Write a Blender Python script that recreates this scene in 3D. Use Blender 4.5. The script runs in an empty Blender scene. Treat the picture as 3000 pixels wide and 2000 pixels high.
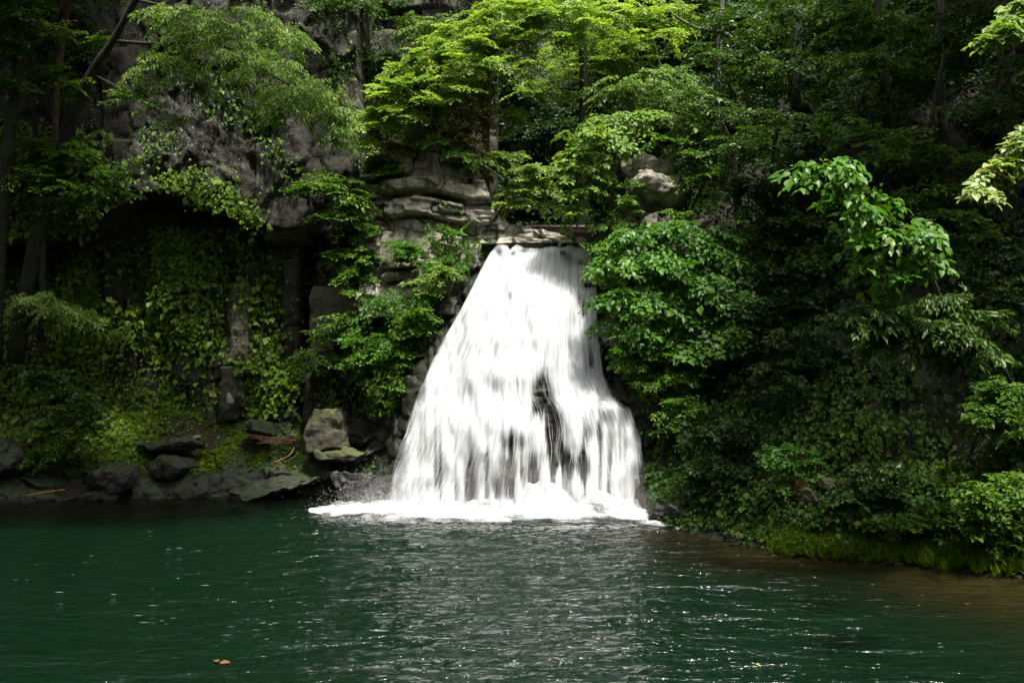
import bpy, math
import numpy as np
from mathutils import Vector, Matrix

SC = bpy.context.scene
COL = SC.collection
R = np.random.default_rng(11)

# ------------------------------------------------------------------ camera, sky, sun, exposure
CAM_H, FPX, PITCH = 3.5, 2500.0, math.atan(80 / 2500.0)
cam_d = bpy.data.cameras.new('camera')
cam_d.sensor_width = 36.0
cam_d.lens = 36.0 * FPX / 3000.0
cam_d.clip_end = 500
cam = bpy.data.objects.new('camera', cam_d)
cam.location = (0, 0, CAM_H)
cam.rotation_euler = (math.pi / 2 + PITCH, 0, 0)
COL.objects.link(cam)
SC.camera = cam

SUN_TO = Vector((0.17, -0.33, 0.93)).normalized()      # direction towards the sun
SUN_EL = math.asin(SUN_TO.z)
SUN_AZ = math.atan2(SUN_TO.x, SUN_TO.y)
world = bpy.data.worlds.new('World')
SC.world = world
world.use_nodes = True
wn = world.node_tree
for n in list(wn.nodes):
    wn.nodes.remove(n)
sky = wn.nodes.new('ShaderNodeTexSky')
sky.sky_type = 'NISHITA'
sky.sun_disc = False
sky.sun_elevation = SUN_EL
sky.sun_rotation = SUN_AZ
sky.air_density = 1.0
sky.dust_density = 6.0
sky.ozone_density = 1.0
hsv = wn.nodes.new('ShaderNodeHueSaturation')
hsv.inputs['Saturation'].default_value = 0.25
bg = wn.nodes.new('ShaderNodeBackground')
bg.inputs['Strength'].default_value = 0.11
wo = wn.nodes.new('ShaderNodeOutputWorld')
wn.links.new(sky.outputs[0], hsv.inputs['Color'])
wn.links.new(hsv.outputs[0], bg.inputs['Color'])
wn.links.new(bg.outputs[0], wo.inputs['Surface'])

sun_d = bpy.data.lights.new('sun', 'SUN')
sun_d.energy = 4.8
sun_d.angle = math.radians(6.0)
sun_d.color = (1.0, 0.96, 0.88)
sun = bpy.data.objects.new('sun', sun_d)
sun.rotation_euler = SUN_TO.to_track_quat('Z', 'Y').to_euler()
sun.location = (6, -4, 40)
COL.objects.link(sun)

SC.view_settings.view_transform = 'Standard'
SC.view_settings.look = 'None'
SC.view_settings.exposure = 0.95
SC.view_settings.gamma = 1.0
SC.view_settings.use_curve_mapping = False
SC.render.engine = 'CYCLES'
cy = SC.cycles
cy.use_denoising = True
cy.max_bounces = 7
cy.diffuse_bounces = 3
cy.glossy_bounces = 3
cy.transmission_bounces = 3
cy.transparent_max_bounces = 14
cy.sample_clamp_indirect = 6.0
cy.caustics_reflective = False
cy.caustics_refractive = False


def P(px, py, Y):
    """World point seen at photo pixel (px, py) at depth Y."""
    u, v = (px - 1500) / FPX, (1000 - py) / FPX
    c, s = math.cos(PITCH), math.sin(PITCH)
    fy, fz = c - s * v, s + c * v
    return np.array([u / fy * Y, Y, CAM_H + fz / fy * Y])


def Pv(px, py, Y):
    u, v = (np.asarray(px, float) - 1500) / FPX, (1000 - np.asarray(py, float)) / FPX
    c, s = math.cos(PITCH), math.sin(PITCH)
    fy, fz = c - s * v, s + c * v
    return np.stack([u / fy * Y, Y + 0 * u, CAM_H + fz / fy * Y], -1)


# ------------------------------------------------------------------ noise
def _h(ix, iy, iz, seed):
    h = (ix.astype(np.int64) * 374761393 + iy.astype(np.int64) * 668265263 +
         iz.astype(np.int64) * 2147483647 + seed * 974711) & 0xFFFFFFFF
    h = ((h ^ (h >> 13)) * 1274126177) & 0xFFFFFFFF
    h = (h ^ (h >> 16)) & 0xFFFFFFFF
    h = (h * 2246822519) & 0xFFFFFFFF
    return ((h ^ (h >> 15)) & 0xFFFFFF) / float(0xFFFFFF)


def hash2(a, b, seed=0):
    return _h(np.asarray(a), np.asarray(b), np.zeros_like(np.asarray(a)), seed)


def vn(p, seed=0):
    i = np.floor(p)
    f = p - i
    f = f * f * (3 - 2 * f)
    i = i.astype(np.int64)
    r = 0
    for dx in (0, 1):
        wx = f[..., 0] if dx else 1 - f[..., 0]
        for dy in (0, 1):
            wy = f[..., 1] if dy else 1 - f[..., 1]
            for dz in (0, 1):
                wz = f[..., 2] if dz else 1 - f[..., 2]
                r = r + wx * wy * wz * _h(i[..., 0] + dx, i[..., 1] + dy, i[..., 2] + dz, seed)
    return r * 2 - 1


def fbm(p, octaves=4, seed=0, gain=0.5):
    a, s, f = 1.0, 0.0, 1.0
    for k in range(octaves):
        s = s + a * vn(p * f + k * 17.3, seed + k)
        a *= gain
        f *= 2.03
    return s


def facets(p, cell, seed, amp, tilt):
    """Angular fracture relief: every cell is its own tilted plane."""
    q = p / cell
    i = np.floor(q).astype(np.int64)
    best = np.full(q.shape[:-1], 1e9)
    val = np.zeros(q.shape[:-1])
    for dx in (-1, 0, 1):
        for dy in (-1, 0, 1):
            for dz in (-1, 0, 1):
                a, b, c = i[..., 0] + dx, i[..., 1] + dy, i[..., 2] + dz
                s = np.stack([a + _h(a, b, c, seed), b + _h(a, b, c, seed + 1), c + _h(a, b, c, seed + 2)], -1)
                d = ((q - s) ** 2).sum(-1)
                g = np.stack([_h(a, b, c, seed + 3), _h(a, b, c, seed + 4), _h(a, b, c, seed + 5)], -1) - 0.5
                v = amp * (_h(a, b, c, seed + 6) - 0.5) + tilt * ((q - s) * g).sum(-1)
                m = d < best
                best = np.where(m, d, best)
                val = np.where(m, v, val)
    return val


def sstep(a, b, x):
    t = np.clip((x - a) / (b - a), 0, 1)
    return t * t * (3 - 2 * t)


def nrm(a):
    return a / np.maximum(np.linalg.norm(a, axis=-1, keepdims=True), 1e-9)


# ------------------------------------------------------------------ mesh helpers
GEO = {}


def build(name, V, F, mat, parent=None, smooth=True, attrs=None, uv=None):
    """One mesh object from numpy vertices and a face array (tris or quads)."""
    V = np.asarray(V, np.float32)
    Fs = F if isinstance(F, list) else [F]
    Fs = [np.asarray(f, np.int32) for f in Fs if len(f)]
    me = bpy.data.meshes.new(name)
    me.vertices.add(len(V))
    me.vertices.foreach_set('co', V.ravel())
    tot = np.concatenate([np.full(len(f), f.shape[1], np.int32) for f in Fs])
    idx = np.concatenate([f.ravel() for f in Fs])
    me.loops.add(len(idx))
    me.loops.foreach_set('vertex_index', idx)
    me.polygons.add(len(tot))
    me.polygons.foreach_set('loop_start', np.concatenate([[0], np.cumsum(tot)[:-1]]).astype(np.int32))
    me.polygons.foreach_set('loop_total', tot)
    me.polygons.foreach_set('use_smooth', np.full(len(tot), smooth))
    for k, v in (attrs or {}).items():
        a = me.attributes.new(k, 'FLOAT', 'POINT')
        a.data.foreach_set('value', np.asarray(v, np.float32))
    if uv is not None:
        l = me.uv_layers.new(name='flow')
        l.data.foreach_set('uv', np.asarray(uv, np.float32)[idx].ravel())
    me.update()
    me.validate()
    if mat:
        me.materials.append(mat)
    o = bpy.data.objects.new(name, me)
    COL.objects.link(o)
    if parent is not None:
        o.parent = parent
        o.matrix_parent_inverse = Matrix.Translation(parent.location).inverted()
    return o


def tag(o, label=None, cat=None, group=None, kind=None):
    if label:
        o['label'] = label
    if cat:
        o['category'] = cat
    if group:
        o['group'] = group
    if kind:
        o['kind'] = kind
    return o


def empty(name, loc, label=None, cat=None, group=None):
    o = bpy.data.objects.new(name, None)
    o.empty_display_size = 0.2
    o.location = tuple(float(c) for c in loc)
    COL.objects.link(o)
    return tag(o, label, cat, group)


def grid_faces(nu, nv, flip=False):
    i = np.arange(nu - 1)[:, None] * nv + np.arange(nv - 1)[None, :]
    i = i.ravel()
    q = np.stack([i, i + nv, i + nv + 1, i + 1], 1)
    return q[:, ::-1].copy() if flip else q


def resample(pts, n):
    pts = np.asarray(pts, float)
    t = np.linspace(0, len(pts) - 1, n)
    i = np.clip(np.floor(t).astype(int), 0, len(pts) - 2)
    f = (t - i)[:, None]
    p0 = pts[np.maximum(i - 1, 0)]
    p1 = pts[i]
    p2 = pts[i + 1]
    p3 = pts[np.minimum(i + 2, len(pts) - 1)]
    return 0.5 * ((2 * p1) + (-p0 + p2) * f + (2 * p0 - 5 * p1 + 4 * p2 - p3) * f ** 2 +
                  (-p0 + 3 * p1 - 3 * p2 + p3) * f ** 3)


def tube(pts, rad, sides=8, n=None, bump=0.0, seed=0):
    """Swept tube: returns V, F(quads)."""
    n = n or max(3, len(pts) * 3)
    pr = np.concatenate([np.asarray(pts, float), np.asarray(rad, float)[:, None]], 1)
    pr = resample(pr, n)
    p, r = pr[:, :3], np.maximum(pr[:, 3], 0.002)
    t = nrm(np.gradient(p, axis=0))
    ref = np.tile(np.array([0.31, 0.93, 0.2]), (n, 1))
    a = nrm(np.cross(t, ref))
    b = np.cross(t, a)
    ang = np.arange(sides) * 2 * math.pi / sides
    ring = a[:, None] * np.cos(ang)[None, :, None] + b[:, None] * np.sin(ang)[None, :, None]
    rr = r[:, None].repeat(sides, 1)
    V = p[:, None] + ring * rr[..., None]
    if bump:
        V = V + ring * (rr * bump * fbm(V.reshape(-1, 3) * 3.1, 3, seed).reshape(n, sides))[..., None]
    V = V.reshape(-1, 3)
    i = np.arange(n - 1)[:, None] * sides
    j = np.arange(sides)[None]
    k = (j + 1) % sides
    F = np.stack([i + j, i + k, i + sides + k, i + sides + j], -1).reshape(-1, 4)
    V = np.concatenate([V, p[:1], p[-1:]])
    c0, c1 = n * sides, n * sides + 1
    j = np.arange(sides)
    k = (j + 1) % sides
    e = (n - 1) * sides
    T = np.concatenate([np.stack([k, j, np.full(sides, c0)], 1), np.stack([e + j, e + k, np.full(sides, c1)], 1)])
    return V, F, T


def tubes(list_):
    """Join several (V, F, T)."""
    Vs, Fs, Ts, o = [], [], [], 0
    for V, F, T in list_:
        Vs.append(V)
        Fs.append(F + o)
        Ts.append(T + o)
        o += len(V)
    return np.concatenate(Vs), [np.concatenate(Fs), np.concatenate(Ts)]


# ------------------------------------------------------------------ materials
def new_mat(name):
    m = bpy.data.materials.new(name)
    m.use_nodes = True
    nt = m.node_tree
    for n in list(nt.nodes):
        nt.nodes.remove(n)
    out = nt.nodes.new('ShaderNodeOutputMaterial')
    return m, nt, out


class NB:
    def __init__(s, nt):
        s.nt = nt

    def n(s, t, **kw):
        nd = s.nt.nodes.new(t)
        for k, v in kw.items():
            setattr(nd, k, v)
        return nd

    def set(s, sock, v):
        if hasattr(v, 'is_linked') or isinstance(v, bpy.types.NodeSocket):
            s.nt.links.new(v, sock)
        else:
            sock.default_value = v

    def math(s, op, a, b=None, c=None, clamp=False):
        nd = s.n('ShaderNodeMath', operation=op, use_clamp=clamp)
        s.set(nd.inputs[0], a)
        if b is not None:
            s.set(nd.inputs[1], b)
        if c is not None:
            s.set(nd.inputs[2], c)
        return nd.outputs[0]

    def mix(s, f, a, b, mode='MIX'):
        nd = s.n('ShaderNodeMix', data_type='RGBA', blend_type=mode)
        s.set(nd.inputs[0], f)
        s.set(nd.inputs[6], a if not isinstance(a, tuple) else (*a, 1)[:4])
        s.set(nd.inputs[7], b if not isinstance(b, tuple) else (*b, 1)[:4])
        return nd.outputs[2]

    def noise(s, vec, scale, detail=4, rough=0.55, dist=0.0):
        nd = s.n('ShaderNodeTexNoise')
        if vec is not None:
            s.nt.links.new(vec, nd.inputs['Vector'])
        nd.inputs['Scale'].default_value = scale
        nd.inputs['Detail'].default_value = detail
        nd.inputs['Roughness'].default_value = rough
        nd.inputs['Distortion'].default_value = dist
        return nd.outputs['Fac']

    def map(s, vec, scale=(1, 1, 1), loc=(0, 0, 0), rot=(0, 0, 0)):
        nd = s.n('ShaderNodeMapping')
        s.nt.links.new(vec, nd.inputs['Vector'])
        nd.inputs['Scale'].default_value = scale
        nd.inputs['Location'].default_value = loc
        nd.inputs['Rotation'].default_value = rot
        return nd.outputs[0]

    def ramp(s, f, stops):
        nd = s.n('ShaderNodeValToRGB')
        el = nd.color_ramp.elements
        while len(el) < len(stops):
            el.new(0.5)
        for e, (p, c) in zip(el, stops):
            e.position = p
            e.color = (*c, 1) if len(c) == 3 else c
        s.set(nd.inputs[0], f)
        return nd.outputs[0]

    def sm(s, f, a, b):
        nd = s.n('ShaderNodeMapRange', interpolation_type='SMOOTHSTEP')
        s.set(nd.inputs[0], f)
        nd.inputs[1].default_value = a
        nd.inputs[2].default_value = b
        return nd.outputs[0]

    def pos(s):
        return s.n('ShaderNodeNewGeometry').outputs['Position']

    def bump(s, h, strength=0.5, dist=0.05, normal=None):
        nd = s.n('ShaderNodeBump')
        nd.inputs['Strength'].default_value = strength
        nd.inputs['Distance'].default_value = dist
        s.nt.links.new(h, nd.inputs['Height'])
        if normal is not None:
            s.nt.links.new(normal, nd.inputs['Normal'])
        return nd.outputs[0]


def mat_rock(name, dark, light, moss=0.4, band=1.0, lichen=0.3, rough=0.75, streak=0.5, wet=0.0, moss_col=(0.05, 0.085, 0.012)):
    m, nt, out = new_mat(name)
    b = NB(nt)
    p = b.pos()
    n1 = b.noise(p, 0.9, 6, 0.6, 0.4)
    n2 = b.noise(p, 6.0, 6, 0.65)
    n3 = b.noise(b.map(p, (5.5, 5.5, 0.45)), 1.0, 5, 0.6, 0.3)
    n4 = b.noise(b.map(p, (1.2, 1.2, 9.0)), 1.0, 5, 0.6, 0.5)
    col = b.mix(b.sm(n1, 0.3, 0.7), dark, light)
    col = b.mix(b.math('MULTIPLY', b.sm(n2, 0.42, 0.72), 0.5), col, tuple(c * 1.5 for c in light))
    col = b.mix(b.math('MULTIPLY', b.sm(n3, 0.48, 0.68), streak), col, tuple(c * 0.28 for c in dark))
    col = b.mix(b.math('MULTIPLY', b.sm(n4, 0.58, 0.72), 0.45 * band), col, (0.13, 0.085, 0.055))
    # lichen specks
    sp = b.noise(p, 23.0, 3, 0.7)
    spm = b.math('MULTIPLY', b.sm(sp, 0.60, 0.66), b.sm(b.noise(p, 0.7, 3, 0.6), 0.45, 0.62))
    col = b.mix(b.math('MULTIPLY', spm, lichen), col, (0.42, 0.40, 0.36))
    # moss where the stone faces up
    nz = b.n('ShaderNodeSeparateXYZ')
    nt.links.new(b.n('ShaderNodeNewGeometry').outputs['Normal'], nz.inputs[0])
    mm = b.math('ADD', b.math('MULTIPLY', nz.outputs[2], 0.55), b.math('MULTIPLY', b.noise(p, 2.1, 5, 0.65), 0.9))
    mo = b.math('MULTIPLY', b.sm(mm, 0.55, 0.85), moss)
    mcol = b.mix(b.noise(p, 9.0, 3), moss_col, tuple(c * 2.0 for c in moss_col))
    col = b.mix(mo, col, mcol)
    pr = b.n('ShaderNodeBsdfPrincipled')
    nt.links.new(col, pr.inputs['Base Color'])
    rr = b.math('ADD', rough, b.math('MULTIPLY', b.math('SUBTRACT', n2, 0.5), 0.35), clamp=True)
    nt.links.new(rr, pr.inputs['Roughness'])
    pr.inputs['Specular IOR Level'].default_value = 0.35 + 0.4 * wet
    h = b.math('ADD', b.math('MULTIPLY', n2, 0.6), b.math('MULTIPLY', b.noise(p, 28.0, 4, 0.6), 0.25))
    h = b.math('ADD', h, b.math('MULTIPLY', n4, 0.9 * band))
    h = b.math('ADD', h, b.math('MULTIPLY', n3, 0.5 * (1 - band)))
    nt.links.new(b.bump(h, 0.8, 0.07), pr.inputs['Normal'])
    nt.links.new(pr.outputs[0], out.inputs[0])
    return m


def mat_leaf(name, dark, mid, bright, trans=0.35, rough=0.42, spec=0.5, tcol=None):
    m, nt, out = new_mat(name)
    b = NB(nt)
    at = b.n('ShaderNodeAttribute', attribute_name='tint')
    oi = b.n('ShaderNodeObjectInfo')
    t = b.math('ADD', at.outputs['Fac'], b.math('MULTIPLY', b.math('SUBTRACT', b.noise(b.pos(), 0.9, 2), 0.5), 0.5), clamp=True)
    col = b.ramp(t, [(0.0, dark), (0.5, mid), (0.93, bright), (1.0, (bright[0] * 1.5, bright[1] * 1.0, bright[2]))])
    pr = b.n('ShaderNodeBsdfPrincipled')
    nt.links.new(col, pr.inputs['Base Color'])
    pr.inputs['Roughness'].default_value = rough
    pr.inputs['Specular IOR Level'].default_value = spec
    tr = b.n('ShaderNodeBsdfTranslucent')
    tc = b.mix(1.0, col, tcol or (1.35, 1.4, 0.45), 'MULTIPLY')
    nt.links.new(tc, tr.inputs['Color'])
    mx = b.n('ShaderNodeMixShader')
    mx.inputs[0].default_value = trans
    nt.links.new(pr.outputs[0], mx.inputs[1])
    nt.links.new(tr.outputs[0], mx.inputs[2])
    nt.links.new(mx.outputs[0], out.inputs[0])
    return m


def mat_bark(name, dark, light, moss=0.3):
    m, nt, out = new_mat(name)
    b = NB(nt)
    p = b.pos()
    n1 = b.noise(b.map(p, (14, 14, 2.2)), 1.0, 5, 0.6, 0.5)
    n2 = b.noise(p, 2.3, 4, 0.6)
    col = b.mix(b.sm(n1, 0.35, 0.65), dark, light)
    col = b.mix(b.math('MULTIPLY', b.sm(n2, 0.45, 0.62), moss), col, (0.035, 0.055, 0.012))
    pr = b.n('ShaderNodeBsdfPrincipled')
    nt.links.new(col, pr.inputs['Base Color'])
    pr.inputs['Roughness'].default_value = 0.85
    nt.links.new(b.bump(n1, 0.8, 0.03), pr.inputs['Normal'])
    nt.links.new(pr.outputs[0], out.inputs[0])
    return m


def mat_plain(name, c1, c2, scale=6.0, rough=0.7, spec=0.4):
    m, nt, out = new_mat(name)
    b = NB(nt)
    p = b.pos()
    n1 = b.noise(p, scale, 5, 0.6)
    pr = b.n('ShaderNodeBsdfPrincipled')
    nt.links.new(b.mix(b.sm(n1, 0.3, 0.7), c1, c2), pr.inputs['Base Color'])
    pr.inputs['Roughness'].default_value = rough
    pr.inputs['Specular IOR Level'].default_value = spec
    nt.links.new(b.bump(n1, 0.4, 0.02), pr.inputs['Normal'])
    nt.links.new(pr.outputs[0], out.inputs[0])
    return m


def mat_ground():
    m, nt, out = new_mat('forest_soil')
    b = NB(nt)
    p = b.pos()
    n1 = b.noise(p, 0.8, 6, 0.6)
    n2 = b.noise(p, 7.0, 5, 0.65)
    col = b.mix(b.sm(n1, 0.35, 0.65), (0.012, 0.0095, 0.006), (0.028, 0.021, 0.012))
    col = b.mix(b.math('MULTIPLY', b.sm(n2, 0.5, 0.65), 0.6), col, (0.028, 0.045, 0.012))
    sz = b.n('ShaderNodeSeparateXYZ')
    nt.links.new(p, sz.inputs[0])
    under = b.sm(sz.outputs[2], 0.0, -0.08)
    bed = b.mix(n2, (0.040, 0.030, 0.014), (0.066, 0.050, 0.024))
    col = b.mix(under, col, bed)
    pr = b.n('ShaderNodeBsdfPrincipled')
    nt.links.new(col, pr.inputs['Base Color'])
    pr.inputs['Roughness'].default_value = 0.9
    nt.links.new(b.bump(n2, 0.7, 0.08), pr.inputs['Normal'])
    nt.links.new(pr.outputs[0], out.inputs[0])
    return m


def mat_pool():
    m, nt, out = new_mat('pool_water')
    b = NB(nt)
    p = b.pos()
    dep = b.n('ShaderNodeAttribute', attribute_name='depth').outputs['Fac']
    agi = b.n('ShaderNodeAttribute', attribute_name='chop').outputs['Fac']
    n1 = b.noise(b.map(p, (1.25, 3.4, 1)), 1.0, 4, 0.55, 0.8)
    n2 = b.noise(b.map(p, (5.0, 9.0, 1)), 1.0, 3, 0.5, 0.6)
    n3 = b.noise(b.map(p, (0.7, 1.9, 1)), 1.0, 3, 0.55, 0.5)
    h = b.math('ADD', b.math('ADD', n1, b.math('MULTIPLY', n2, 0.35)), b.math('MULTIPLY', n3, 1.2))
    h = b.math('MULTIPLY', h, agi)
    nb = b.bump(h, 1.0, 0.15)
    fr = b.n('ShaderNodeFresnel')
    fr.inputs['IOR'].default_value = 1.33
    nt.links.new(nb, fr.inputs['Normal'])
    gl = b.n('ShaderNodeBsdfGlossy')
    gl.inputs['Roughness'].default_value = 0.06
    nt.links.new(nb, gl.inputs['Normal'])
    # turbid green body against clear shallows
    k = b.math('SUBTRACT', 1.0, b.math('POWER', 2.718, b.math('MULTIPLY', dep, -1.1)))
    di = b.n('ShaderNodeBsdfDiffuse')
    dcol = b.mix(b.sm(dep, 0.4, 2.6), (0.0040, 0.0068, 0.0034), (0.0021, 0.0099, 0.0044))
    nt.links.new(dcol, di.inputs['Color'])
    tr = b.n('ShaderNodeBsdfTransparent')
    tr.inputs['Color'].default_value = (0.70, 0.68, 0.48, 1)
    mx = b.n('ShaderNodeMixShader')
    nt.links.new(k, mx.inputs[0])
    nt.links.new(tr.outputs[0], mx.inputs[1])
    nt.links.new(di.outputs[0], mx.inputs[2])
    mx2 = b.n('ShaderNodeMixShader')
    nt.links.new(fr.outputs[0], mx2.inputs[0])
    nt.links.new(mx.outputs[0], mx2.inputs[1])
    nt.links.new(gl.outputs[0], mx2.inputs[2])
    nt.links.new(mx2.outputs[0], out.inputs[0])
    return m


def mat_whitewater(name, fu, fv, thr=0.95, gain=3.0, seed=0.0, use_flow=True, trans=0.35):
    m, nt, out = new_mat(name)
    b = NB(nt)
    den = b.n('ShaderNodeAttribute', attribute_name='cover_amount').outputs['Fac']
    if use_flow:
        uv = b.n('ShaderNodeUVMap', uv_map='flow').outputs[0]
        s1 = b.noise(b.map(uv, (fu, fv, 1), (seed, seed * 3, 0)), 1.0, 5, 0.65, 0.4)
        s2 = b.noise(b.map(uv, (fu * 3.4, fv * 0.9, 1), (seed * 2, 0, 0)), 1.0, 4, 0.6, 0.15)
    else:
        s1 = b.noise(b.map(b.pos(), (0.6, 2.0, 1.0)), fu, 4, 0.65, 0.6)
        s2 = b.noise(b.pos(), fu * 3, 3, 0.6, 0.2)
    s = b.math('ADD', b.math('MULTIPLY', s1, 0.5), b.math('MULTIPLY', s2, 0.5))
    a = b.math('SUBTRACT', b.math('ADD', s, b.math('MULTIPLY', den, 1.3)), thr)
    a = b.math('MULTIPLY', a, gain, clamp=True)
    nb = b.bump(s, 0.7, 0.10)
    wcol = b.mix(b.sm(s2, 0.30, 0.66), (0.50, 0.515, 0.53), (0.82, 0.835, 0.85))
    di = b.n('ShaderNodeBsdfDiffuse')
    nt.links.new(wcol, di.inputs['Color'])
    nt.links.new(nb, di.inputs['Normal'])
    tl = b.n('ShaderNodeBsdfTranslucent')
    nt.links.new(wcol, tl.inputs['Color'])
    mx = b.n('ShaderNodeMixShader')
    mx.inputs[0].default_value = trans
    nt.links.new(di.outputs[0], mx.inputs[1])
    nt.links.new(tl.outputs[0], mx.inputs[2])
    tp = b.n('ShaderNodeBsdfTransparent')
    m2 = b.n('ShaderNodeMixShader')
    nt.links.new(a, m2.inputs[0])
    nt.links.new(tp.outputs[0], m2.inputs[1])
    nt.links.new(mx.outputs[0], m2.inputs[2])
    nt.links.new(m2.outputs[0], out.inputs[0])
    return m


M = {}
M['soil'] = mat_ground()
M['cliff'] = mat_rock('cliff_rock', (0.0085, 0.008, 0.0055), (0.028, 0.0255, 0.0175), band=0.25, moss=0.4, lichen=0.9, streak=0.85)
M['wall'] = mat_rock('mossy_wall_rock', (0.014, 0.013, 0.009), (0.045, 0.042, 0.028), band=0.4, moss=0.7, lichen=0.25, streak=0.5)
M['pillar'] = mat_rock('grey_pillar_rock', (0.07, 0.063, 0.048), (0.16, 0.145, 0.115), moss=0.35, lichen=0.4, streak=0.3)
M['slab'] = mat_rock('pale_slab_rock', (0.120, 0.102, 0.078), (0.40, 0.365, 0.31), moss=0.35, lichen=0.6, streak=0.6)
M['brownslab'] = mat_rock('brown_slab_rock', (0.085, 0.066, 0.048), (0.20, 0.165, 0.125), moss=0.45, lichen=0.4, streak=0.4)
M['wet'] = mat_rock('wet_black_rock', (0.007, 0.007, 0.007), (0.022, 0.021, 0.020), moss=0.12, lichen=0.05, rough=0.5, streak=0.3, wet=0.2)
M['shore'] = mat_rock('dark_shore_rock', (0.006, 0.0056, 0.005), (0.019, 0.0175, 0.015), moss=0.25, lichen=0.10, rough=0.65, streak=0.2, wet=0.5)
M['boulder'] = mat_rock('mossy_boulder_rock', (0.038, 0.036, 0.025), (0.10, 0.092, 0.065), moss=0.8, lichen=0.7, streak=0.1, moss_col=(0.05, 0.065, 0.015))
M['bark_dark'] = mat_bark('dark_mossy_bark', (0.008, 0.007, 0.005), (0.026, 0.022, 0.015), 0.6)
M['bark_brown'] = mat_bark('brown_bark', (0.05, 0.028, 0.016), (0.15, 0.088, 0.05), 0.25)
M['bark_grey'] = mat_bark('grey_bark', (0.05, 0.044, 0.036), (0.16, 0.145, 0.12), 0.35)
M['twig_pale'] = mat_bark('pale_dead_twigs', (0.12, 0.09, 0.07), (0.26, 0.21, 0.17), 0.0)
M['stick_red'] = mat_bark('red_brown_dead_wood', (0.11, 0.032, 0.015), (0.25, 0.085, 0.04), 0.0)
M['stick_orange'] = mat_bark('orange_dead_wood', (0.22, 0.10, 0.03), (0.42, 0.20, 0.07), 0.0)
# foliage
M['maple'] = mat_leaf('maple_leaf', (0.115, 0.205, 0.028), (0.225, 0.345, 0.064), (0.350, 0.455, 0.125), 0.45, 0.55, 0.25)
M['maple2'] = mat_leaf('young_maple_leaf', (0.090, 0.175, 0.030), (0.170, 0.275, 0.055), (0.270, 0.360, 0.095), 0.42, 0.5, 0.3)
M['silver'] = mat_leaf('drooping_green_leaf', (0.065, 0.140, 0.020), (0.140, 0.240, 0.045), (0.235, 0.335, 0.095), 0.38, 0.5, 0.25)
M['glossy'] = mat_leaf('glossy_dark_leaf', (0.018, 0.050, 0.005), (0.040, 0.098, 0.010), (0.090, 0.155, 0.020), 0.28, 0.38, 0.3)
M['mid'] = mat_leaf('mid_green_leaf', (0.034, 0.095, 0.008), (0.074, 0.168, 0.014), (0.145, 0.235, 0.028), 0.38, 0.5, 0.25)
M['ivy'] = mat_leaf('ivy_leaf', (0.055, 0.120, 0.008), (0.110, 0.210, 0.014), (0.205, 0.295, 0.030), 0.34, 0.48, 0.28)
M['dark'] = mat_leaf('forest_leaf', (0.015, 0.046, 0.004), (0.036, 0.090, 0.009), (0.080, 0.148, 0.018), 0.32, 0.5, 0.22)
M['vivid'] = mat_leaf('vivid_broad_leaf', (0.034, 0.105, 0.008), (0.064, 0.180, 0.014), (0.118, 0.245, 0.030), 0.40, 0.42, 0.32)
M['conifer'] = mat_leaf('deep_shade_leaf', (0.008, 0.026, 0.004), (0.018, 0.050, 0.008), (0.040, 0.082, 0.015), 0.2, 0.5, 0.2)  # leaf colour darkened to paint deep shade into the gap and upper bank
M['brownfol'] = mat_leaf('rusty_small_leaf', (0.100, 0.072, 0.016), (0.180, 0.135, 0.035), (0.220, 0.190, 0.050), 0.25, 0.5, 0.3)
M['pale'] = mat_leaf('pale_young_leaf', (0.14, 0.22, 0.05), (0.25, 0.34, 0.09), (0.38, 0.38, 0.15), 0.38, 0.45, 0.4)
M['moss'] = mat_leaf('moss_tuft', (0.070, 0.125, 0.006), (0.140, 0.215, 0.011), (0.200, 0.270, 0.020), 0.35, 0.7, 0.2)
M['grass'] = mat_leaf('grass_blade', (0.065, 0.120, 0.006), (0.120, 0.200, 0.010), (0.180, 0.255, 0.020), 0.4, 0.55, 0.25)
M['fern_dead'] = mat_leaf('dead_fern_frond', (0.07, 0.035, 0.012), (0.13, 0.07, 0.025), (0.18, 0.11, 0.045), 0.25, 0.6, 0.2)

# ------------------------------------------------------------------ ground: pool basin, banks, gorge slopes
POOL = np.array([(-16, 21.2), (-14, 22.8), (-9, 23.9), (-5, 24.5), (-3.7, 24.4), (-2.7, 22.4), (2.6, 21.2), (3.5, 18.7),
                 (5.2, 16.15), (7.3, 15.45), (8.6, 14.2), (11, 11), (13, 5), (9, 2.2), (-9, 2.0), (-18, 6), (-19, 15)], float)


def pool_sd(x, y):
    """Signed distance to the shoreline, positive on land."""
    d = np.full(x.shape, 1e9)
    ins = np.zeros(x.shape, bool)
    n = len(POOL)
    for i in range(n):
        a, b = POOL[i], POOL[(i + 1) % n]
        e = b - a
        t = np.clip(((x - a[0]) * e[0] + (y - a[1]) * e[1]) / (e @ e), 0, 1)
        d = np.minimum(d, np.hypot(x - a[0] - t * e[0], y - a[1] - t * e[1]))
        c = ((a[1] <= y) & (b[1] > y)) | ((b[1] <= y) & (a[1] > y))
        xi = a[0] + (y - a[1]) / (e[1] if abs(e[1]) > 1e-9 else 1e-9) * e[0]
        ins ^= c & (x < xi)
    return np.where(ins, -d, d)


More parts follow.
